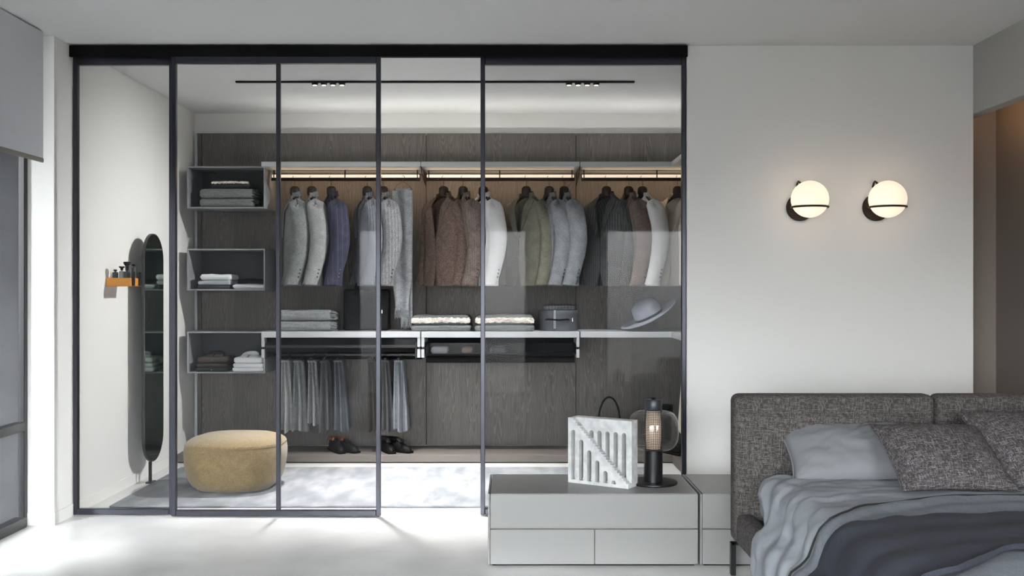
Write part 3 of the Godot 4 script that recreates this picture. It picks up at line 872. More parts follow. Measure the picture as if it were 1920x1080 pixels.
func furniture() -> void:
	chest("low_chest", "low grey lacquered chest of drawers carrying the stair sculpture and lamp", -0.113, 0.880, 0.501)
	chest("low_chest", "low grey lacquered chest running on behind the bed headboard", 0.884, 1.880, 0.50)
	sculpture()
	table_lamp()
	sconce(1.667, "left of the two white globe wall lamps with a dark ring")
	sconce(2.103, "right of the two white globe wall lamps with a dark ring")
	# pouf
	var pf := thing("pouf", "round mustard velvet pouf standing on the rug", "pouf", Vector3(-1.80, 0.0135, -6.62))
	var sq := func(a: float) -> Vector2:
		var e := 2.0 / 2.7
		return Vector2(signf(cos(a)) * pow(absf(cos(a)), e), signf(sin(a)) * pow(absf(sin(a)), e))
	var prof := [[0.0, 0.0], [0.20, 0.0], [0.235, 0.006], [0.268, 0.03], [0.29, 0.07], [0.304, 0.12], [0.313, 0.18], [0.316, 0.23], [0.314, 0.265], [0.307, 0.286]]
	var loft := func(pr: Array, sg: int) -> ArrayMesh:
		var st := nst()
		var f := func(u: float, v: float) -> Vector3:
			var r: Array = pr[roundi(v * (pr.size() - 1))]
			var p: Vector2 = sq.call(-u * TAU if u < 0.9999 else 0.0)
			return Vector3(p.x, 0, p.y) * r[0] + Vector3(0, r[1], 0)
		add_grid(st, 72, pr.size() - 1, f, 2)
		return fin(st)
	part(pf, "body", loft.call(prof, 1), M.pouf)
	part(pf, "seat", loft.call([[0.306, 0.2865], [0.309, 0.292], [0.303, 0.303], [0.28, 0.320], [0.23, 0.336], [0.16, 0.346], [0.08, 0.350], [0.0, 0.351]], 2), M.pouf)
	var ring := []
	for i in 73:
		var p: Vector2 = sq.call(TAU * i / 72.0)
		ring.append(Vector3(p.x * 0.308, 0.288, p.y * 0.308))
	part(pf, "piping", tube(ring, 0.0035, 6), M.pouf)
	# standing mirror with its tray
	var mr := thing("standing_mirror", "tall narrow round-ended standing mirror by the left closet wall", "mirror", Vector3(-2.425, 0.0, -6.85))
	var o := PackedVector2Array()
	var o2 := PackedVector2Array()
	for k in 25:
		var a := PI * k / 24.0
		o.append(Vector2(cos(a) * 0.184, 1.676 - 0.184 + sin(a) * 0.184))
		o2.append(Vector2(cos(a) * 0.178, 1.676 - 0.184 + sin(a) * 0.178))
	for k in 25:
		var a := PI + PI * k / 24.0
		o.append(Vector2(cos(a) * 0.184, 0.139 + 0.184 + sin(a) * 0.184))
		o2.append(Vector2(cos(a) * 0.178, 0.139 + 0.184 + sin(a) * 0.178))
	var st := nst()
	add_prism(st, o, -0.012, 0.006)
	part(mr, "frame", fin(st), mat(Color(0.24, 0.24, 0.235), 0.4, 0.5), Vector3.ZERO, Vector3(0, PI / 2, 0))
	st = nst()
	add_prism(st, o2, 0.006, 0.008)
	part(mr, "mirror_glass", fin(st), M.mirror, Vector3.ZERO, Vector3(0, PI / 2, 0))
	part(mr, "post", span(-0.024, -0.012, 0.008, 1.3, -0.012, 0.012, 0.002), M.black_metal)
	part(mr, "leg", span(-0.010, 0.006, 0.008, 0.145, 0.046, 0.064, 0.002), M.black_metal)
	part(mr, "foot", span(-0.03, 0.012, 0.0, 0.008, -0.02, 0.07, 0.002), M.black_metal)
	var tray := thing("wall_tray", "mustard yellow wall tray holding perfume bottles behind the mirror", "tray", Vector3(-2.525, 1.319, -6.48))
	part(tray, "body", span(0.0, 0.155, 0.0, 0.053, 0.0, 0.185, 0.004), M.mustard)
	part(tray, "clip", span(0.156, 0.164, 0.003, 0.093, 0.13, 0.165, 0.002), M.black_metal)
	part(tray, "clip", span(0.156, 0.164, 0.003, 0.09, 0.02, 0.055, 0.002), M.black_metal)
	var bottles := [
		[-2.478, -6.33, 0.018, 0.036, 0.0, "smallest dark perfume bottle, at the wall end of the mustard tray"], [-2.443, -6.345, 0.017, 0.042, 0.03, "clear perfume bottle with flat stopper on the mustard tray"],
		[-2.405, -6.33, 0.020, 0.040, 0.06, "tallest perfume bottle with black mushroom stopper on the mustard tray"], [-2.39, -6.40, 0.016, 0.07, 0.0, "dark square perfume bottle at the back of the mustard tray"]]
	for b in bottles:
		var t := thing("perfume_bottle", b[5], "bottle", Vector3(b[0], 1.3725, b[1]), 0.0, "perfume bottles on the mustard tray")
		var r: float = b[2]
		var h: float = b[3]
		part(t, "body", lathe([[0.0, 0.0], [r, 0.0], [r, 0.0], [r, h * 0.9], [r * 0.8, h], [r * 0.35, h], [r * 0.35, h + 0.006], [0.0, h + 0.006]], 20), mat(Color(0.25, 0.26, 0.27), 0.15) if b[4] != 0.03 else mat(Color(0.55, 0.57, 0.57), 0.1))
		var s: float = b[4]
		if s > 0:
			part(t, "stopper", lathe([[0.0, h + 0.006], [r * 0.5, h + 0.006], [r * 0.5, h + s * 0.55], [r * 1.05, h + s * 0.8], [r * 1.05, h + s * 0.8], [r * 1.05, h + s], [0.0, h + s]], 16), M.black)
		else:
			part(t, "stopper", lathe([[0.0, h + 0.006], [r * 0.6, h + 0.006], [r * 0.6, h + 0.006], [r * 0.6, h + 0.016], [0.0, h + 0.016]], 16), M.black)

# ---------------------------------------------------------------- folded things
func folded(called: String, label: String, category: String, size: Vector3, r: float, m: Material, at: Vector3, seed_n: float, group := "", wave := 0.004) -> MeshInstance3D:
	var bend := func(p: Vector3, d: Vector3) -> Vector3:
		var n := wob.get_noise_3d(p.x * 7.0 + seed_n, p.y * 20.0, p.z * 7.0)
		return p + Vector3(0, 1, 0) * n * wave * (1.0 if p.y > 0 else 0.3) + Vector3(d.x, 0, d.z) * wob.get_noise_3d(seed_n, p.y * 40.0, p.x * 3.0) * wave
	var o := part(self, called, soft(size, r, 8, bend), m, at + Vector3(0, size.y / 2, 0))
	tag(o, label, category, group)
	return o

func fringe(o: Node3D, x: float, h: float, d: float, n: int, len: float, m: Material, seed_n: int) -> void:
	var r := RandomNumberGenerator.new()
	r.seed = seed_n
	var st := nst()
	for k in n:
		var y := r.randf_range(-h * 0.42, h * 0.42)
		var z := d / 2 - r.randf_range(0.0, 0.05)
		var l := len * r.randf_range(0.6, 1.1)
		add_tube(st, [Vector3(x - 0.01, y, z), Vector3(x + l * 0.5, y + r.randf_range(-0.004, 0.004), z + 0.004), Vector3(x + l, y - 0.006, z + r.randf_range(-0.004, 0.006))], [0.004, 0.0035, 0.002], 5)
	var p := part(o, "fringe", fin(st), m)
	p.set_meta("kind", "stuff")

func shirt(label: String, size: Vector3, m: Material, at: Vector3, seed_n: float, collar: bool, group: String, button: Material = null) -> void:
	var o := folded("folded_shirt", label, "shirt", size, size.y * 0.48, m, at, seed_n, group, 0.004)
	if collar:
		var st := nst()
		var pts := []
		for k in 13:
			var a := PI * (0.08 + 0.84 * k / 12.0)
			pts.append(Vector3(cos(a) * 0.062, size.y / 2 + 0.012 + 0.012 * sin(a), 0.06 - sin(a) * 0.09))
		add_tube(st, pts, [0.004, 0.010, 0.013, 0.015, 0.016, 0.016, 0.016, 0.016, 0.016, 0.015, 0.013, 0.010, 0.004], 8)
		for s in [-1.0, 1.0]:
			add_slab(st, 4, 4, func(u: float, v: float) -> Vector3: return Vector3(s * (0.008 + 0.058 * u), size.y / 2 + 0.004 + 0.016 * v * (1 - 0.3 * u), 0.112 - 0.05 * v - 0.03 * u) if s > 0 else Vector3(s * (0.066 - 0.058 * u), size.y / 2 + 0.004 + 0.016 * v * (1 - 0.3 * (1 - u)), 0.112 - 0.05 * v - 0.03 * (1 - u)), 0.004, 20 if s > 0 else 30)
		part(o, "collar", fin(st), m)
	if button:
		var st := nst()
		add_ball(st, 0.005, Vector3(0, size.y / 2 + 0.003, size.z / 2 - 0.05), 8)
		add_ball(st, 0.005, Vector3(0, 0.0, size.z / 2 + 0.001), 8)
		part(o, "buttons", fin(st), button)

func shelf_things() -> void:
	# top box
	var z := -7.80
	var g := "blankets in the top shelf box"
	var a := folded("folded_blanket", "lower folded grey wool blanket in the top shelf box", "blanket", Vector3(0.425, 0.066, 0.25), 0.028, M.tweed_grey, Vector3(-2.16, 1.9225, z), 1.0, g)
	fringe(a, 0.20, 0.06, 0.25, 26, 0.045, M.dark_wool, 1)
	a = folded("folded_blanket", "folded grey wool blanket in the top shelf box, under the dark fur trimmed one", "blanket", Vector3(0.425, 0.074, 0.25), 0.03, M.tweed_grey, Vector3(-2.16, 1.990, z), 2.0, g)
	fringe(a, 0.20, 0.066, 0.25, 26, 0.045, M.dark_wool, 2)
	a = folded("folded_blanket", "dark folded blanket with pale fur trim on top of the grey blankets", "blanket", Vector3(0.30, 0.048, 0.22), 0.02, M.dark_wool, Vector3(-2.14, 2.066, z), 3.0, g)
	fur_band(a, 0.28, 0.021, 0.002, 0.112, 9)
	# middle box
	g = "tops in the middle shelf box"
	folded("folded_shirt", "dark folded top at the bottom of the left pile in the middle box", "top", Vector3(0.245, 0.030, 0.24), 0.014, M.shirt_dark, Vector3(-2.265, 1.3012, z), 4.0, g, 0.006)
	folded("folded_shirt", "mid grey folded top in the left pile of the middle box", "top", Vector3(0.25, 0.034, 0.24), 0.016, M.shirt_grey, Vector3(-2.26, 1.333, z), 5.0, g, 0.010)
	folded("folded_shirt", "white folded top crowning the left pile in the middle box", "top", Vector3(0.235, 0.042, 0.24), 0.02, M.shirt_white, Vector3(-2.25, 1.370, z), 6.0, g, 0.010)
	folded("folded_shirt", "white folded top lying at the right front of the middle box", "top", Vector3(0.235, 0.034, 0.16), 0.016, M.shirt_white, Vector3(-2.0, 1.3012, -7.755), 7.0, g, 0.012)
	folded("folded_shirt", "black folded top behind the white one in the middle box", "top", Vector3(0.25, 0.075, 0.13), 0.035, M.shirt_black, Vector3(-2.01, 1.3012, -7.91), 8.0, g, 0.012)
	# lowest box
	g = "shirts in the lowest shelf box"
	shirt("greenish black folded shirt at the bottom of the dark pile in the lowest box", Vector3(0.245, 0.030, 0.26), mat(Color(0.19, 0.20, 0.195), 0.9), Vector3(-2.275, 0.6752, z), 9.0, false, g, M.chrome)
	shirt("dark brown folded shirt in the middle of the dark pile in the lowest box", Vector3(0.24, 0.030, 0.26), mat(Color(0.22, 0.205, 0.195), 0.9), Vector3(-2.272, 0.707, z), 10.0, false, g)
	shirt("dark folded shirt with open collar topping the dark pile in the lowest box", Vector3(0.235, 0.046, 0.26), mat(Color(0.24, 0.215, 0.20), 0.9), Vector3(-2.27, 0.739, z), 11.0, true, g, M.chrome)
	shirt("white folded shirt at the bottom of the white pile in the lowest box", Vector3(0.240, 0.031, 0.26), M.shirt_white, Vector3(-2.0, 0.6752, z), 12.0, false, g)
	shirt("white folded shirt in the middle of the white pile in the lowest box", Vector3(0.230, 0.031, 0.26), M.shirt_white, Vector3(-2.0, 0.7075, z), 13.0, false, g)
	shirt("white folded shirt with rumpled collar topping the white pile in the lowest box", Vector3(0.215, 0.044, 0.26), M.shirt_white, Vector3(-2.003, 0.740, z), 14.0, true, g)
	# on the lower shelf
	var y := 0.9845
	g = "throws on the lower shelf"
	a = folded("folded_throw", "lower of two folded pale grey fringed throws beside the black tote", "throw", Vector3(0.42, 0.076, 0.30), 0.032, M.throw, Vector3(-1.555, y, -7.76), 21.0, g)
	fringe(a, 0.20, 0.07, 0.30, 30, 0.04, M.throw, 3)
	a = folded("folded_throw", "upper of two folded pale grey fringed throws beside the black tote", "throw", Vector3(0.42, 0.082, 0.30), 0.034, M.throw, Vector3(-1.555, y + 0.078, -7.76), 22.0, g)
	fringe(a, 0.20, 0.075, 0.30, 30, 0.04, M.throw, 4)
	g = "sheepskin cushions on the lower shelf"
	for c in [[-0.535, "left", 0.0], [-0.055, "right", 1.0]]:
		var cx: float = c[0]
		folded("folded_cushion", "plain grey cushion under the %s fur-edged cushion on the shelf" % c[1], "cushion", Vector3(0.45, 0.045, 0.30), 0.02, M.slate if cx < -9 else M.tweed_grey, Vector3(cx, y, -7.74), 23.0 + cx, g, 0.006)
		a = folded("folded_cushion", "grey cushion with white sheepskin edge, %s stack on the shelf" % c[1], "cushion", Vector3(0.44, 0.075, 0.29), 0.036, M.tweed_grey, Vector3(cx, y + 0.046, -7.74), 26.0 + cx, g, 0.010)
		fur_band(a, 0.44, 0.000, 0.026, 0.146, 30 + int(cx * 10))
	# tote bag
	var t := thing("tote_bag", "black leather tote bag behind the glass door on the lower shelf", "bag", Vector3(-1.115, y, -7.79))
	part(t, "body", soft(Vector3(0.35, 0.315, 0.15), 0.02, 6, func(p: Vector3, d: Vector3) -> Vector3: return Vector3(p.x, p.y, p.z * (1.0 - 0.5 * clampf(p.y / 0.315 + 0.5, 0, 1)))), M.leather, Vector3(0, 0.158, 0))
	for s in [-1.0, 1.0]:
		var pts := []
		for k in 15:
			var b := PI * k / 14.0
			pts.append(Vector3(cos(b) * 0.085, 0.27 + sin(b) * 0.15, s * (0.05 + 0.01 * sin(b))))
		part(t, "handle", tube(pts, 0.007, 8), M.leather)
	part(t, "clasp", span(0.12, 0.13, 0.13, 0.16, 0.068, 0.078, 0.002), M.chrome)
	# hat box
	var hb := thing("hat_box", "round slate grey leather hat box with buckled straps on the shelf", "hat box", Vector3(0.355, y, -7.74))
	var r := 0.145
	part(hb, "body", lathe([[0.0, 0.0], [r, 0.0], [r, 0.0], [r, 0.125], [r, 0.125], [0.0, 0.125]], 48), M.case)
	part(hb, "lid", lathe([[0.0, 0.125], [r + 0.004, 0.125], [r + 0.004, 0.125], [r + 0.004, 0.150], [r, 0.156], [r, 0.156], [0.0, 0.158]], 48), M.case)
	part(hb, "strap", span(-0.045, -0.025, 0.02, 0.16, r - 0.012, r + 0.010, 0.003), mat(Color(0.55, 0.56, 0.58), 0.5))
	part(hb, "carry_handle", tube([Vector3(-0.10, 0.085, r * 0.75), Vector3(-0.09, 0.09, r * 0.98), Vector3(0.0, 0.085, r * 1.10), Vector3(0.06, 0.09, r * 1.02), Vector3(0.075, 0.085, r * 0.8)], 0.007, 8), M.leather)
	part(hb, "buckle", span(0.095, 0.105, 0.07, 0.10, 0.10, 0.112, 0.002), M.chrome)
	var sc := folded("scarf", "patterned grey scarf lying bunched on top of the hat box", "scarf", Vector3(0.24, 0.034, 0.17), 0.016, M.mid_grey, Vector3(0.36, y + 0.159, -7.74), 33.0, "", 0.014)
	# hat
	var h := thing("felt_hat", "pale grey wide-brimmed felt hat tipped up on the lower shelf", "hat", Vector3(1.045, y + 0.108, -7.72))
	h.rotation = Vector3(0.10, 0, 0.47)
	var st := nst()
	add_slab(st, 60, 10, func(u: float, v: float) -> Vector3:
		var an := -u * TAU if u < 0.9999 else 0.0
		var rad := 0.105 + 0.125 * (1.0 - v)
		return Vector3(cos(an) * rad, 0.040 * pow(1.0 - v, 2.0) * (0.35 + 0.65 * pow(absf(cos(an)), 2.0)) * (1.0 if cos(an) > 0 else 0.75) - 0.012 * (1.0 - v), sin(an) * rad * 0.92), 0.005)
	part(h, "brim", fin(st), M.felt)
	part(h, "crown", lathe([[0.108, 0.0], [0.110, 0.04], [0.107, 0.075], [0.096, 0.105], [0.072, 0.122], [0.04, 0.128], [0.0, 0.126]], 40), M.felt)
	part(h, "band", lathe([[0.1095, -0.002], [0.112, 0.002], [0.112, 0.016], [0.110, 0.018]], 40), mat(Color(0.12, 0.125, 0.14), 0.7))
	# shoes and bag on the platform
	var py := 0.0625
	for s in [[-1.345, 0.5, "black leather shoe with tan lining, left of the pair under the trousers", true], [-1.275, 0.85, "black leather shoe with tan lining, right of the pair under the trousers", true], [-0.955, 0.4, "plain black shoe half hidden by the door stile", false], [-0.875, 0.85, "plain black shoe right of the door stile on the platform", false]]:
		shoe(s[2], Vector3(s[0], py, -7.74), s[1], s[3])
	var hbag := thing("handbag", "black handbag with arched handle behind the stair sculpture", "bag", Vector3(0.745, py, -7.76))
	part(hbag, "body", soft(Vector3(0.30, 0.24, 0.14), 0.05, 5), M.leather, Vector3(0, 0.12, 0))
	var pts := []
	for k in 17:
		var b := PI * k / 16.0
		pts.append(Vector3(cos(b) * 0.082, 0.22 + sin(b) * 0.19, 0.0))
	part(hbag, "handle", tube(pts, 0.008, 8), M.leather)
	var vb := thing("boot", "dark tall boot standing behind the table lamp", "boot", Vector3(1.17, py, -7.70), 0.5)
	part(vb, "shaft", lathe([[0.0, 0.02], [0.045, 0.02], [0.045, 0.15], [0.055, 0.36], [0.055, 0.36], [0.050, 0.36], [0.042, 0.16], [0.0, 0.16]], 24), M.leather)
	part(vb, "foot", soft(Vector3(0.085, 0.075, 0.25), 0.035, 5), M.leather, Vector3(0, 0.05, 0.08))
	part(vb, "sole", soft(Vector3(0.092, 0.018, 0.26), 0.008, 4), M.black, Vector3(0, 0.0095, 0.08))

func fur_band(o: Node3D, w: float, y: float, h: float, z: float, seed_n: int) -> void:
	var st := nst()
	var bend := func(p: Vector3, d: Vector3) -> Vector3:
		return p + d * (wob.get_noise_3d(p.x * 60.0 + seed_n, p.y * 60.0, p.z * 60.0) * 0.009) + Vector3(0, -0.5 * absf(p.x / w) * 0.012, 0)
	add_soft(st, Vector3(w, h + 0.012, 0.03), Vector3(0, y, z - 0.010), 0.012, 40, bend)
	var p := part(o, "fur_trim", fin(st), M.fur)

func shoe(label: String, at: Vector3, turn: float, tan: bool) -> void:
	var o := thing("shoe", label, "shoe", at, turn, "shoes on the platform")
	var st := nst()
	# toe points along +z; open at the heel
	var f := func(u: float, v: float) -> Vector3:
		var zz := -0.125 + 0.27 * v
		var a := PI * u
		var hw := 0.040 * sqrt(maxf(0.02, 1.0 - pow(absf(v * 2.0 - 1.0), 4.0))) * (0.85 + 0.25 * v)
		var hh := lerpf(0.085, 0.045, smoothstep(0.25, 0.85, v)) * sqrt(maxf(0.03, 1.0 - pow(maxf(0.0, v * 2.0 - 1.0), 4.0)))
		return Vector3(-cos(a) * hw, 0.014 + sin(a) * hh, zz)
	add_grid(st, 14, 16, f, 1, true)
	part(o, "upper", fin(st), M.leather)
	part(o, "sole", soft(Vector3(0.086, 0.016, 0.285), 0.007, 4, func(p: Vector3, d: Vector3) -> Vector3: return Vector3(p.x * (1.0 - 0.35 * pow(absf(p.z) / 0.1425, 3.0)), p.y, p.z)), M.black, Vector3(0, 0.0085, 0.01))
	part(o, "lining", soft(Vector3(0.055, 0.03, 0.10), 0.013, 3), M.tan if tan else M.leather, Vector3(0, 0.092, -0.055))
	part(o, "laces", soft(Vector3(0.035, 0.014, 0.055), 0.006, 3), M.shirt_black if not tan else M.bronze, Vector3(0, 0.086, 0.025), Vector3(0.45, 0, 0))

# ---------------------------------------------------------------- clothes
var J := {}

func jw(t: float) -> float:
	return lerpf(0.185, 0.200, smoothstep(0.0, 0.3, t)) - 0.014 * exp(-pow((t - 0.6) / 0.18, 2.0)) + 0.016 * smoothstep(0.6, 1.0, t)

func jd(t: float) -> float:
	return 0.022 + 0.050 * smoothstep(0.0, 0.16, t)

func jv(t: float) -> float:
	return 0.006 + 0.068 * pow(clampf(1.0 - t / 0.52, 0, 1), 1.0) + 0.03 * pow(clampf((t - 0.75) / 0.25, 0, 1), 2.0)

func jpoint(x: float, z: float, t: float) -> Vector3:
	var drop := 0.105 * clampf((absf(x) - 0.045) / 0.15, 0.0, 1.1) * (1.0 - smoothstep(0.0, 0.35, t))
	return Vector3(x, -0.02 - 0.705 * t - drop, z)

func jacket_meshes() -> void:
	var st := nst()
	var body := func(u: float, v: float) -> Vector3:
		var w := jw(v)
		var d := jd(v)
		var a0 := asin(clampf(jv(v) / w, 0, 0.9))
		var a := lerpf(a0, TAU - a0, u)
		var zz := signf(cos(a)) * pow(absf(cos(a)), 0.75) * d
		var crease := 0.004 * wob.get_noise_2d(a * 1.5, v * 3.0) * v
		return jpoint(w * sin(a), zz + crease + (0.006 if u < 0.5 and cos(a) > 0.4 else 0.0), v)
	add_slab(st, 48, 24, body, 0.006, 0)
	J.body = fin(st)
	for s in [-1.0, 1.0]:
		st = nst()
		var sleeve := func(u: float, v: float) -> Vector3:
			var a := -u * TAU if u < 0.9999 else 0.0
			var cap := sqrt(clampf(1.0 - pow(1.0 - clampf(v / 0.10, 0, 1), 2.0), 0.0, 1.0))
			var rx := lerpf(0.050, 0.042, v) * maxf(cap, 0.01)
			var rz := (lerpf(0.075, 0.056, v) + 0.004 * sin(v * PI)) * maxf(cap, 0.01)
			var c := Vector3(s * (0.168 + 0.045 * smoothstep(0.0, 0.4, v)), -0.095 - 0.62 * v, -0.004 - 0.040 * sin(v * PI * 0.9) + 0.058 * v * v)
			var wr := 0.004 * wob.get_noise_2d(a * 1.2 + s * 5.0, v * 6.0)
			return c + Vector3(cos(a) * (rx + wr), 0.03 * (1.0 - v) * (1.0 - 2.0 * clampf(absf(cos(a)) * (1.0 if cos(a) * s > 0 else 0.0), 0, 1)) * maxf(0.0, 1.0 - v * 4.0), sin(a) * (rz + wr))
		add_grid(st, 28, 26, sleeve, 1, true)
		add_grid(st, 28, 1, func(u: float, v: float) -> Vector3: return sleeve.call(u, 1.0).lerp(Vector3(s * 0.213, -0.710, 0.010), v), 2, true)
		J["sleeve%d" % s] = fin(st)
		st = nst()
		var lap := func(u: float, v: float) -> Vector3:
			var t := 0.005 + 0.47 * v
			var uu := u if s > 0 else 1.0 - u
			var wl := 0.062 * (1.0 - 0.15 * v) * pow(maxf(0.0, 1.0 - pow(v, 3.0)), 0.8) * (0.78 if v < 0.14 else 1.0) + 0.004
			var x := jv(t) + uu * wl
			var a := asin(clampf(x / jw(t), 0, 0.95))
			return jpoint(s * x, pow(cos(a), 0.75) * jd(t) + 0.008 + 0.016 * uu, t)
		add_slab(st, 5, 22, func(u: float, v: float) -> Vector3: return lap.call(u, 1.0 - v), 0.004, 0)
		J["lapel%d" % s] = fin(st)
		st = nst()
		for k in 3:
			add_ball(st, 0.0065, Vector3(s * 0.250, -0.605 - 0.027 * k, -0.022 + 0.006 * k), 8)
		J["buttons%d" % s] = fin(st)
		st = nst()
		add_slab(st, 6, 3, func(u: float, v: float) -> Vector3:
			var x := 0.075 + 0.095 * (u if s > 0 else 1.0 - u)
			var t := 0.735 - 0.05 * v
			var a := asin(clampf(x / jw(t), 0, 0.95))
			return jpoint(s * x, pow(cos(a), 0.75) * jd(t) + 0.010, t), 0.004, 0)
		J["flap%d" % s] = fin(st)
	st = nst()
	add_slab(st, 20, 4, func(u: float, v: float) -> Vector3:
		var a := PI * (-0.12 + 1.24 * u)
		return Vector3(cos(a) * (0.062 + 0.010 * (1.0 - v)), -0.035 + 0.040 * v - 0.020 * (1.0 - sin(clampf(a, 0, PI))), -sin(a) * (0.052 + 0.008 * (1.0 - v)) + 0.004), 0.005, 0)
	J.collar = fin(st)
	# hanger: broad shaped shoulders, neck and hook
	st = nst()
	var pts := []
	var rad := []
	for k in 17:
		var x := -0.165 + 0.33 * k / 16.0
		pts.append(Vector3(x, -0.030 - 0.095 * pow(absf(x) / 0.17, 1.2), 0.0))
		rad.append(0.010 + 0.014 * exp(-pow(x / 0.04, 2.0)))
	add_tube(st, pts, rad, 10)
	J.hanger = fin(st)
	st = nst()
	add_lathe(st, [[0.030, -0.04], [0.038, -0.02], [0.036, 0.016], [0.022, 0.032], [0.0, 0.035]], 16)
	J.neck = fin(st)
	pts = [Vector3(0, 0.03, 0), Vector3(0, 0.082, 0)]
	for k in 9:
		var a := -PI / 2 + PI * 1.15 * k / 8.0
		pts.append(Vector3(0, 0.0985 + sin(a) * 0.0165, cos(a) * 0.0165))
	st = nst()
	add_tube(st, pts, 0.002, 6)
	J.hook = fin(st)

const NECK := Vector3(0, 2.050, -7.77)

func jacket(x: float, turn_deg: float, m: Material, look: String, rest: String, size := 1.0) -> void:
	var at := Vector3(x, NECK.y, NECK.z)
	var turn := deg_to_rad(turn_deg)
	var o := thing("jacket", look, "jacket", at, turn, "jackets on the lit rails")
	o.scale = Vector3.ONE * size
	part(o, "body", J.body, m)
	for s in [-1, 1]:
		part(o, "sleeve", J["sleeve%d" % s], m)
		part(o, "lapel", J["lapel%d" % s], m)
		part(o, "cuff_buttons", J["buttons%d" % s], M.shirt_dark if m != M.navy else M.chrome)
		part(o, "pocket_flap", J["flap%d" % s], m)
	part(o, "collar", J.collar, m)
	var h := thing("coat_hanger", rest, "hanger", at + Vector3(0, 0.006, 0), turn, "dark jacket hangers")
	part(h, "shoulders", J.hanger, M.hanger)
	part(h, "neck", J.neck, M.hanger)
	part(h, "hook", J.hook, M.wire)

func trousers(x: float, w: float, m: Material, label: String, seed_n: int, length := 0.52) -> void:
	var o := thing("trousers", label, "trousers", Vector3(x, 0.748, -7.76), 0.0, "trousers hanging on the rack")
	var r := RandomNumberGenerator.new()
	r.seed = seed_n
	var ph := r.randf_range(0, TAU)
	var nf := 6 + seed_n % 2
	var lean := r.randf_range(0.0, 0.02)
	var st := nst()
	var f := func(u: float, v: float) -> Vector3:
		var a := -u * TAU if u < 0.9999 else 0.0
		var sw := lerpf(0.62, 1.0, pow(v, 0.7))
		var fold := 1.0 + 0.34 * cos(a * nf + ph + 0.4 * sin(v * 3.0)) * lerpf(0.5, 1.0, v)
		return Vector3(cos(a) * w * sw * fold + lean * v, -length * v - 0.012 * v * cos(a * 3.0 + ph), sin(a) * 0.11 * lerpf(0.8, 1.0, v) * fold)
	add_grid(st, 84, 14, f, 1, true)
	add_grid(st, 84, 1, func(u: float, v: float) -> Vector3: return f.call(u, 1.0).lerp(Vector3(lean, -length + 0.01, 0), v), 2, true)
	add_grid(st, 84, 1, func(u: float, v: float) -> Vector3: return f.call(u, 0.0).lerp(Vector3(0, 0.004, 0), v), 2)
	part(o, "legs", fin(st), m)
	part(o, "waistband", soft(Vector3(w * 1.3, 0.02, 0.18), 0.009, 3), m, Vector3(0, 0.006, 0))
	var h := thing("trouser_hanger", "dark clamp hanger gripping the " + label, "hanger", Vector3(x, 0.764, -7.76), 0.0, "trouser clamp hangers")
	part(h, "clamp", soft(Vector3(0.022, 0.018, 0.20), 0.006, 3), M.black_metal, Vector3(0, 0.0105, 0))
	var ring := []
	for k in 17:
		ring.append(Vector3(0.0, 0.034 + 0.016 * sin(TAU * k / 16.0), -0.01 + 0.016 * cos(TAU * k / 16.0)))
	part(h, "hook", tube(ring, 0.0022, 6), M.wire)

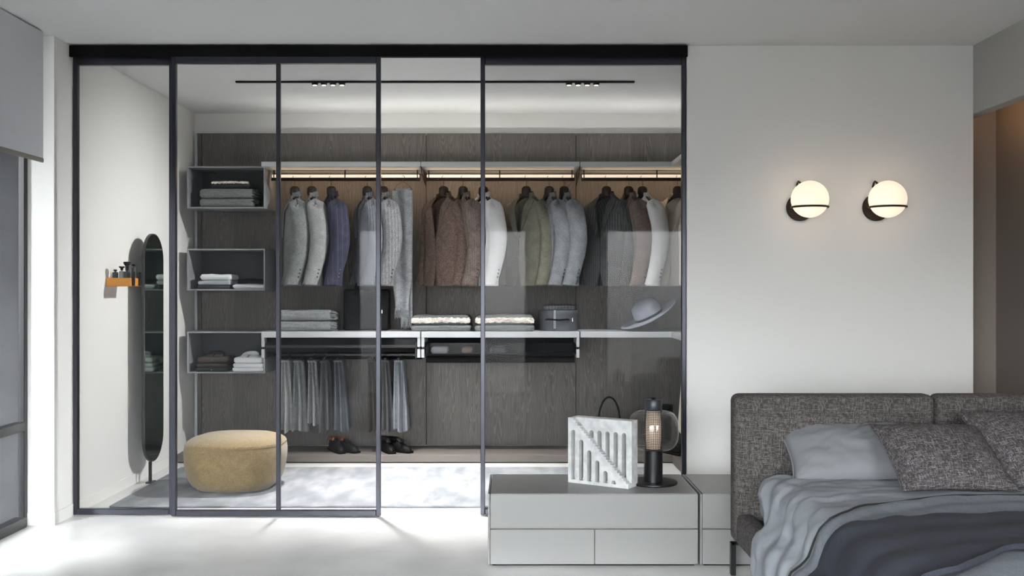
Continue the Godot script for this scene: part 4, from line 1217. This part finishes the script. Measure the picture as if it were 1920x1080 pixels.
func clothes() -> void:
	jacket_meshes()
	jacket(-1.665, -74, M.tweed_grey, "grey tweed jacket, first on the rails beside the shelf boxes", "dark hanger inside the first grey tweed jacket")
	jacket(-1.535, -72, M.light_grey, "light grey jacket hanging between the grey tweed and navy ones", "dark hanger inside the light grey jacket beside the navy one")
	jacket(-1.385, -70, M.navy, "navy blue pinstriped jacket", "dark hanger inside the navy pinstriped jacket")
	jacket(-1.110, -70, M.pin_grey, "bluish grey pinstriped jacket above the black tote bag", "dark hanger inside the jacket above the black tote bag")
	jacket(-0.985, -72, M.mid_grey, "darker grey striped jacket hanging left of the scarf", "dark hanger inside the jacket left of the scarf")
	jacket(-0.525, -44, M.brown, "brown tweed jacket hanging wide open with a flap pocket", "dark hanger inside the open brown tweed jacket")
	jacket(-0.375, -66, M.taupe, "taupe brown jacket behind the white one and the door stile", "dark hanger inside the taupe jacket beside the brown tweed")
	jacket(-0.220, -66, M.chalk, "white jacket hanging right behind the wide door's stile", "dark hanger inside the white jacket by the door stile")
	jacket(0.110, -48, M.olive, "olive grey jacket hanging turned open with long lapels", "dark hanger inside the olive grey jacket")
	jacket(0.285, -70, M.silver, "silver grey jacket hanging next to the olive one", "dark hanger inside the silver grey jacket beside the olive one")
	jacket(0.400, -72, M.silver, "silver grey jacket above the hat box, last before the rail joint", "dark hanger inside the silver grey jacket above the hat box")
	jacket(0.725, -46, M.charcoal, "charcoal pinstriped jacket hanging turned open", "dark hanger inside the charcoal pinstriped jacket")
	jacket(0.895, -70, M.fawn, "fawn brown jacket between the charcoal and white ones", "dark hanger inside the fawn brown jacket")
	jacket(1.000, -68, M.chalk, "white jacket hanging over the felt hat", "dark hanger inside the white jacket over the felt hat")
	jacket(1.270, -50, M.cream, "cream jacket cut off by the right door frame", "dark hanger inside the cream jacket at the right door frame")
	# scarf on a wire hanger
	var s := thing("long_scarf", "long grey fringed wool scarf draped over a wire hanger", "scarf", Vector3(-0.835, 2.055, -7.75), deg_to_rad(-18))
	var st := nst()
	add_slab(st, 14, 40, func(u: float, v: float) -> Vector3:
		var w := lerpf(0.055, 0.078, smoothstep(0.0, 0.3, v))
		return Vector3((u * 2 - 1) * w + 0.03 * (1 - v) - 0.015, -1.0 * (1.0 - v) * 0.0 - 0.92 * v, 0.012 + 0.010 * sin(u * 9.0 + v * 2.0) * smoothstep(0.0, 0.4, v)) if false else Vector3((u * 2 - 1) * w, -0.915 * (1.0 - v), 0.014 + 0.010 * sin(u * 9.0 + v * 2.0)), 0.006, 0)
	part(s, "front_length", fin(st), M.scarf)
	st = nst()
	add_slab(st, 10, 40, func(u: float, v: float) -> Vector3: return Vector3(0.028 + (u * 2 - 1) * 0.048, -1.0 * (1.0 - v), -0.014 + 0.008 * sin(u * 8.0 + 1.0 - v * 2.0)), 0.006, 0)
	part(s, "rear_length", fin(st), M.scarf)
	st = nst()
	add_slab(st, 12, 8, func(u: float, v: float) -> Vector3: return Vector3(-0.055 + 0.12 * u, 0.004 + 0.016 * sin(v * PI), -0.016 + 0.032 * v) if false else Vector3(-0.055 + 0.12 * (1.0 - u), 0.0 + 0.016 * sin(v * PI), -0.017 + 0.034 * v), 0.005, 0)
	part(s, "fold", fin(st), M.scarf)
	var r := RandomNumberGenerator.new()
	r.seed = 77
	st = nst()
	for e in [[-0.055, 0.055, -0.91, 0.014], [-0.018, 0.072, -0.995, -0.014]]:
		for k in 14:
			var x := lerpf(e[0], e[1], k / 13.0)
			add_tube(st, [Vector3(x, e[2] + 0.01, e[3]), Vector3(x + r.randf_range(-0.004, 0.004), e[2] - 0.03, e[3] + 0.003), Vector3(x + r.randf_range(-0.006, 0.006), e[2] - r.randf_range(0.05, 0.075), e[3])], [0.003, 0.003, 0.0015], 5)
	part(s, "fringe", fin(st), M.scarf).set_meta("kind", "stuff")
	var wh := thing("wire_hanger", "thin copper wire hanger holding the long scarf", "hanger", Vector3(-0.835, 2.063, -7.75), deg_to_rad(-18))
	var pts := [Vector3(-0.07, 0.0, 0), Vector3(-0.055, 0.03, 0), Vector3(-0.01, 0.055, 0), Vector3(0, 0.075, 0)]
	for k in 9:
		var a := -PI / 2 + PI * 1.2 * k / 8.0
		pts.append(Vector3(cos(a) * 0.015, 0.091 + sin(a) * 0.0145, 0))
	part(wh, "hook", tube(pts, 0.0022, 6), M.wire)
	part(wh, "bar", tube([Vector3(-0.075, 0.0, 0), Vector3(0.08, 0.0, 0)], 0.0028, 6), M.wire)
	part(wh, "shoulder", tube([Vector3(0, 0.06, 0), Vector3(0.03, 0.045, 0), Vector3(0.08, 0.0, 0)], 0.0022, 6), M.wire)
	# cream clothes on the right return
	var rr := thing("clothes_rail", "bronze clothes rail on the right return, mostly hidden by the wall", "clothes rail", Vector3(1.45, 2.155, -6.75))
	part(rr, "profile", span(-0.014, 0.014, -0.025, -0.003, -0.75, 0.75, 0.003), M.bronze)
	for bz in [-0.6, 0.6]:
		part(rr, "hanger_bracket", span(-0.01, 0.01, -0.003, 0.058, bz - 0.004, bz + 0.004, 0.001), M.bronze)
	var hj := thing("jacket", "cream jacket hanging on the right return at the door frame", "jacket", Vector3(1.45, 2.050, -7.22), deg_to_rad(-8))
	part(hj, "body", J.body, M.cream)
	for sd in [-1, 1]:
		part(hj, "sleeve", J["sleeve%d" % sd], M.cream)
		part(hj, "lapel", J["lapel%d" % sd], M.cream)
	part(hj, "collar", J.collar, M.cream)
	var hh := thing("coat_hanger", "dark hanger inside the cream jacket on the right return", "hanger", Vector3(1.45, 2.056, -7.22), deg_to_rad(-8), "dark jacket hangers")
	part(hh, "shoulders", J.hanger, M.hanger)
	part(hh, "neck", J.neck, M.hanger)
	part(hh, "hook", J.hook, M.wire)
	var co := thing("trousers", "cream trousers hanging low on the right return behind the lamp", "trousers", Vector3(1.33, 0.90, -7.25))
	part(co, "legs", soft(Vector3(0.16, 0.66, 0.34), 0.06, 8, func(p: Vector3, d: Vector3) -> Vector3: return p + Vector3(-0.05 * (0.5 - p.y / 0.66), 0, 0.012 * sin(p.x * 90.0))), M.cream, Vector3(0, -0.33, 0))
	part(co, "clamp", span(-0.012, 0.012, -0.004, 0.040, -0.10, 0.10, 0.002), M.black_metal)
	# trousers
	trousers(-1.720, 0.050, M.light_grey, "pale grey trousers nearest the shelf boxes", 1)
	trousers(-1.625, 0.054, M.tweed_grey, "pale grey trousers second from the shelf boxes", 2)
	trousers(-1.520, 0.048, M.mid_grey, "crumpled mid grey trousers shorter than the rest", 3, 0.47)
	trousers(-1.425, 0.054, M.graphite, "dark grey trousers fourth from the shelf boxes", 4)
	trousers(-1.320, 0.052, M.slate, "slate grey trousers above the tan lined shoes", 5)
	trousers(-1.075, 0.036, M.umber, "very dark brown trousers left of the door stile", 6)
	trousers(-0.960, 0.043, M.graphite, "dark grey trousers partly behind the door stile", 7)
	trousers(-0.860, 0.053, M.pin_grey, "pale bluish trousers hanging last on the rack", 8)

# ---------------------------------------------------------------- bed
# cloth over the left edge of the mattress: a runs inwards along the top (a > 0) and down the side (a < 0)
var drape := Curve3D.new()

func bed_point(a: float, z: float, off: float) -> Vector3:
	var p := Vector3.ZERO
	var n := Vector3.UP
	if a >= 0.12:
		p = Vector3(1.10 + a, 0.475, z)
	else:
		var s := 0.12 - a
		var l := drape.get_baked_length()
		var q := drape.sample_baked(minf(s, l), true)
		var q2 := drape.sample_baked(minf(s + 0.01, l), true)
		var q1 := drape.sample_baked(maxf(minf(s, l) - 0.01, 0.0), true)
		var t := (q2 - q1).normalized()
		n = Vector3(t.y, -t.x, 0)
		if n.x > 0.0 and n.y < 0.0:
			n = -n
		p = Vector3(lerpf(maxf(q.x, 1.088), q.x, smoothstep(-4.34, -4.08, z)), q.y - maxf(0.0, s - l), z)
	return p + n * off

func cloth(called: String, label: String, category: String, m: Material, a0: Callable, z_near: Callable, z_far: Callable, a_right: float, off: float, wr: Callable, thick: float, nu := 70, nv := 40) -> MeshInstance3D:
	var st := nst()
	# u runs across the bed from the hanging hem to the right, v from the far edge to the near edge
	var f := func(u: float, v: float) -> Vector3:
		var lo: float = a0.call(v)
		var a := lerpf(lo, 0.25, u / 0.6) if u < 0.6 else lerpf(0.25, a_right, pow((u - 0.6) / 0.4, 1.0))
		var z := lerpf(z_far.call(a), z_near.call(a), v)
		return bed_point(a, z, off + wr.call(a, z))
	add_slab(st, nu, nv, func(u: float, v: float) -> Vector3: return f.call(u, 1.0 - v), thick, 0)
	var o := part(self, called, fin(st), m)
	tag(o, label, category)
	return o

func pillow(called: String, label: String, category: String, w: float, h: float, t: float, m: Material, at: Vector3, tilt: float, yaw: float, roll: float, crease: float, seed_n: float, group := "") -> void:
	var o := thing(called, label, category, at, yaw, group)
	o.rotation = Vector3(-tilt, yaw, roll)
	var st := nst()
	for s in [1.0, -1.0]:
		var f := func(u: float, v: float) -> Vector3:
			var x := u * 2 - 1
			var y := v * 2 - 1
			var px := x * w / 2 * (1.0 - 0.07 * (1 - y * y))
			var py := y * h / 2 * (1.0 - 0.08 * (1 - x * x))
			var th := t / 2 * pow(maxf(0.0, (1 - pow(absf(x), 2.4)) * (1 - pow(absf(y), 2.4))), 0.55)
			th += crease * wob.get_noise_3d(px * 7.0 + seed_n, py * 11.0 + px * 5.0, s) * minf(1.0, th / 0.03)
			th += crease * 0.5 * wob.get_noise_3d(px * 19.0 + seed_n, py * 23.0 - px * 12.0, s + 4.0) * minf(1.0, th / 0.03)
			return Vector3(px, py + h / 2, s * maxf(th, 0.0))
		add_grid(st, 40, 32, f, 1, s < 0)
	part(o, "cover", fin(st), m)
	st = nst()
	var rim := []
	for k in 81:
		var e := k / 20
		var q := (k % 20) / 10.0 - 1.0
		var x: float = [q, 1.0, -q, -1.0, -1.0][e]
		var y: float = [-1.0, q, 1.0, -q, -1.0][e]
		rim.append(Vector3(x * w / 2 * (1.0 - 0.07 * (1 - y * y)), y * h / 2 * (1.0 - 0.08 * (1 - x * x)) + h / 2, 0))
	add_tube(st, rim, 0.004, 6)
	part(o, "seam", fin(st), m)

func bed() -> void:
	for p in [Vector3(1.22, 0.475, 0), Vector3(1.16, 0.475, 0), Vector3(1.125, 0.466, 0), Vector3(1.10, 0.440, 0), Vector3(1.085, 0.40, 0), Vector3(1.065, 0.35, 0), Vector3(1.03, 0.312, 0), Vector3(1.000, 0.290, 0), Vector3(0.986, 0.25, 0), Vector3(0.982, 0.15, 0)]:
		drape.add_point(p)
	var b := thing("bed", "double bed upholstered in charcoal grey tweed with split headboard", "bed", Vector3(1.005, 0.0, -4.565))
	for x in [[0.0, 0.908], [0.912, 1.825]]:
		var bend := func(p: Vector3, d: Vector3) -> Vector3:
			return p + Vector3(0, 0, d.z * 0.012 * (1.0 - pow(absf(p.x) / 0.455, 2.0)) * (1.0 - pow(absf(p.y) / 0.34, 2.0)))
		part(b, "headboard_cushion", soft(Vector3(x[1] - x[0], 0.676, 0.124), 0.035, 10, bend), M.head, Vector3((x[0] + x[1]) / 2, 0.488, -0.064))
	part(b, "side_rail", soft(Vector3(0.085, 0.145, 2.2), 0.03, 6), M.head, Vector3(0.0435, 0.2225, 1.098))
	part(b, "side_rail", soft(Vector3(0.085, 0.145, 2.2), 0.03, 6), M.head, Vector3(1.782, 0.2225, 1.098))
	part(b, "slat_base", span(0.085, 1.74, 0.17, 0.262, 0.002, 2.18, 0.004), M.lining)
	for l in [[0.0, -0.09], [1.80, -0.09], [0.0, 2.10], [1.80, 2.10]]:
		var st := nst()
		add_box(st, Vector3(0.022, 0.150, 0.035), Vector3(0.003 + l[0], 0.075, l[1] + 0.03), 0.002)
		add_box(st, Vector3(0.075, 0.012, 0.035), Vector3(0.03 + l[0], 0.144, l[1] + 0.03), 0.002)
		part(b, "leg", fin(st), M.black_metal)
	var mt := thing("mattress", "mattress in a pale blue-grey fitted sheet at the headboard", "mattress", Vector3(1.105, 0.2625, -4.56))
	part(mt, "fitted_sheet", soft(Vector3(1.63, 0.20, 2.1), 0.05, 10, func(p: Vector3, d: Vector3) -> Vector3: return p + d * 0.004 * wob.get_noise_3d(p.x * 6.0, p.y * 6.0, p.z * 6.0)), M.linen, Vector3(0.815, 0.103, 1.052))
	var fold := func(a: float, z: float) -> float:
		return 0.012 + 0.010 * sin((z * 1.0 + 0.25 * sin(a * 3.0)) * 34.0 + wob.get_noise_2d(a * 2.0, z * 3.0) * 4.0) * (0.35 + 0.65 * smoothstep(0.3, -0.2, a)) + 0.010 * wob.get_noise_2d(a * 5.0, z * 8.0)
	cloth("top_sheet", "pale blue-grey top sheet folded back and spilling over the side rail", "sheet", M.linen,
		func(v: float) -> float: return lerpf(-0.10, -0.36, smoothstep(0.0, 0.5, v)), func(a: float) -> float: return -3.48 + (-0.30 if a > 0.3 else -0.30 * smoothstep(0.0, 0.3, a)), func(a: float) -> float: return -4.40 + 0.06 * smoothstep(0.1, -0.3, a) - 0.02 * smoothstep(0.2, 0.6, a), 1.60, 0.008, fold, 0.004, 90, 70)
	var edge := func(a: float) -> float: return -3.51 - 0.17 * smoothstep(0.0, 0.20, a) - 0.17 * smoothstep(0.15, 0.62, a)
	cloth("duvet", "grey duvet with a dark piped edge under the navy throw", "duvet", M.duvet,
		func(v: float) -> float: return -0.30, func(a: float) -> float: return -2.50, edge, 1.60, 0.040,
		func(a: float, z: float) -> float: return 0.007 * sin((z - edge.call(a)) * 40.0 + a * 3.0) * exp(-(z - edge.call(a)) * 3.0) + 0.008 * wob.get_noise_2d(a * 5.0, z * 4.0), 0.020, 80, 60)
	var pts := []
	for k in 60:
		var a := lerpf(-0.29, 1.58, k / 59.0)
		pts.append(bed_point(a, edge.call(a) - 0.004, 0.046))
	var dv := get_node("duvet")
	part(dv, "piping", tube(pts, 0.004, 6), M.lining)
	var te := func(a: float) -> float: return -3.36 - 0.09 * smoothstep(0.0, 0.35, a) - 0.02 * smoothstep(0.3, 0.6, a)
	cloth("throw_blanket", "dark navy wool throw spread across the bed", "throw", M.navy_throw,
		func(v: float) -> float: return -0.27, func(a: float) -> float: return -2.70 - 0.28 * smoothstep(0.0, 0.4, a), te, 1.60, 0.062,
		func(a: float, z: float) -> float: return 0.006 * sin((z - te.call(a)) * 32.0 + a * 2.0) + 0.010 * wob.get_noise_2d(a * 4.0, z * 5.0) + 0.018 * smoothstep(-3.02, -2.98, z + 0.0 + 0.28 * smoothstep(0.4, 0.0, a) * -1.0), 0.016, 80, 50)
	# pillows
	pillow("pillow", "plain grey pillow leaning on the headboard's left half", "pillow", 0.80, 0.40, 0.17, M.pillow, Vector3(1.60, 0.485, -4.32), 1.05, 0.0, 0.0, 0.015, 1.0, "grey bed pillows")
	pillow("pillow", "plain grey pillow mostly hidden behind the rear tweed cushion", "pillow", 0.74, 0.40, 0.17, M.pillow, Vector3(2.39, 0.485, -4.32), 1.05, 0.0, 0.0, 0.016, 5.0, "grey bed pillows")
	pillow("cushion", "charcoal tweed cushion lying in front of the plain grey pillow", "cushion", 0.475, 0.41, 0.15, M.cushion, Vector3(1.785, 0.505, -4.02), 1.02, 0.05, -0.02, 0.006, 2.0, "tweed cushions on the bed")
	pillow("cushion", "charcoal tweed cushion at the right, cut off by the picture edge", "cushion", 0.48, 0.44, 0.15, M.cushion, Vector3(2.235, 0.51, -4.10), 0.95, 0.05, 0.05, 0.006, 3.0, "tweed cushions on the bed")
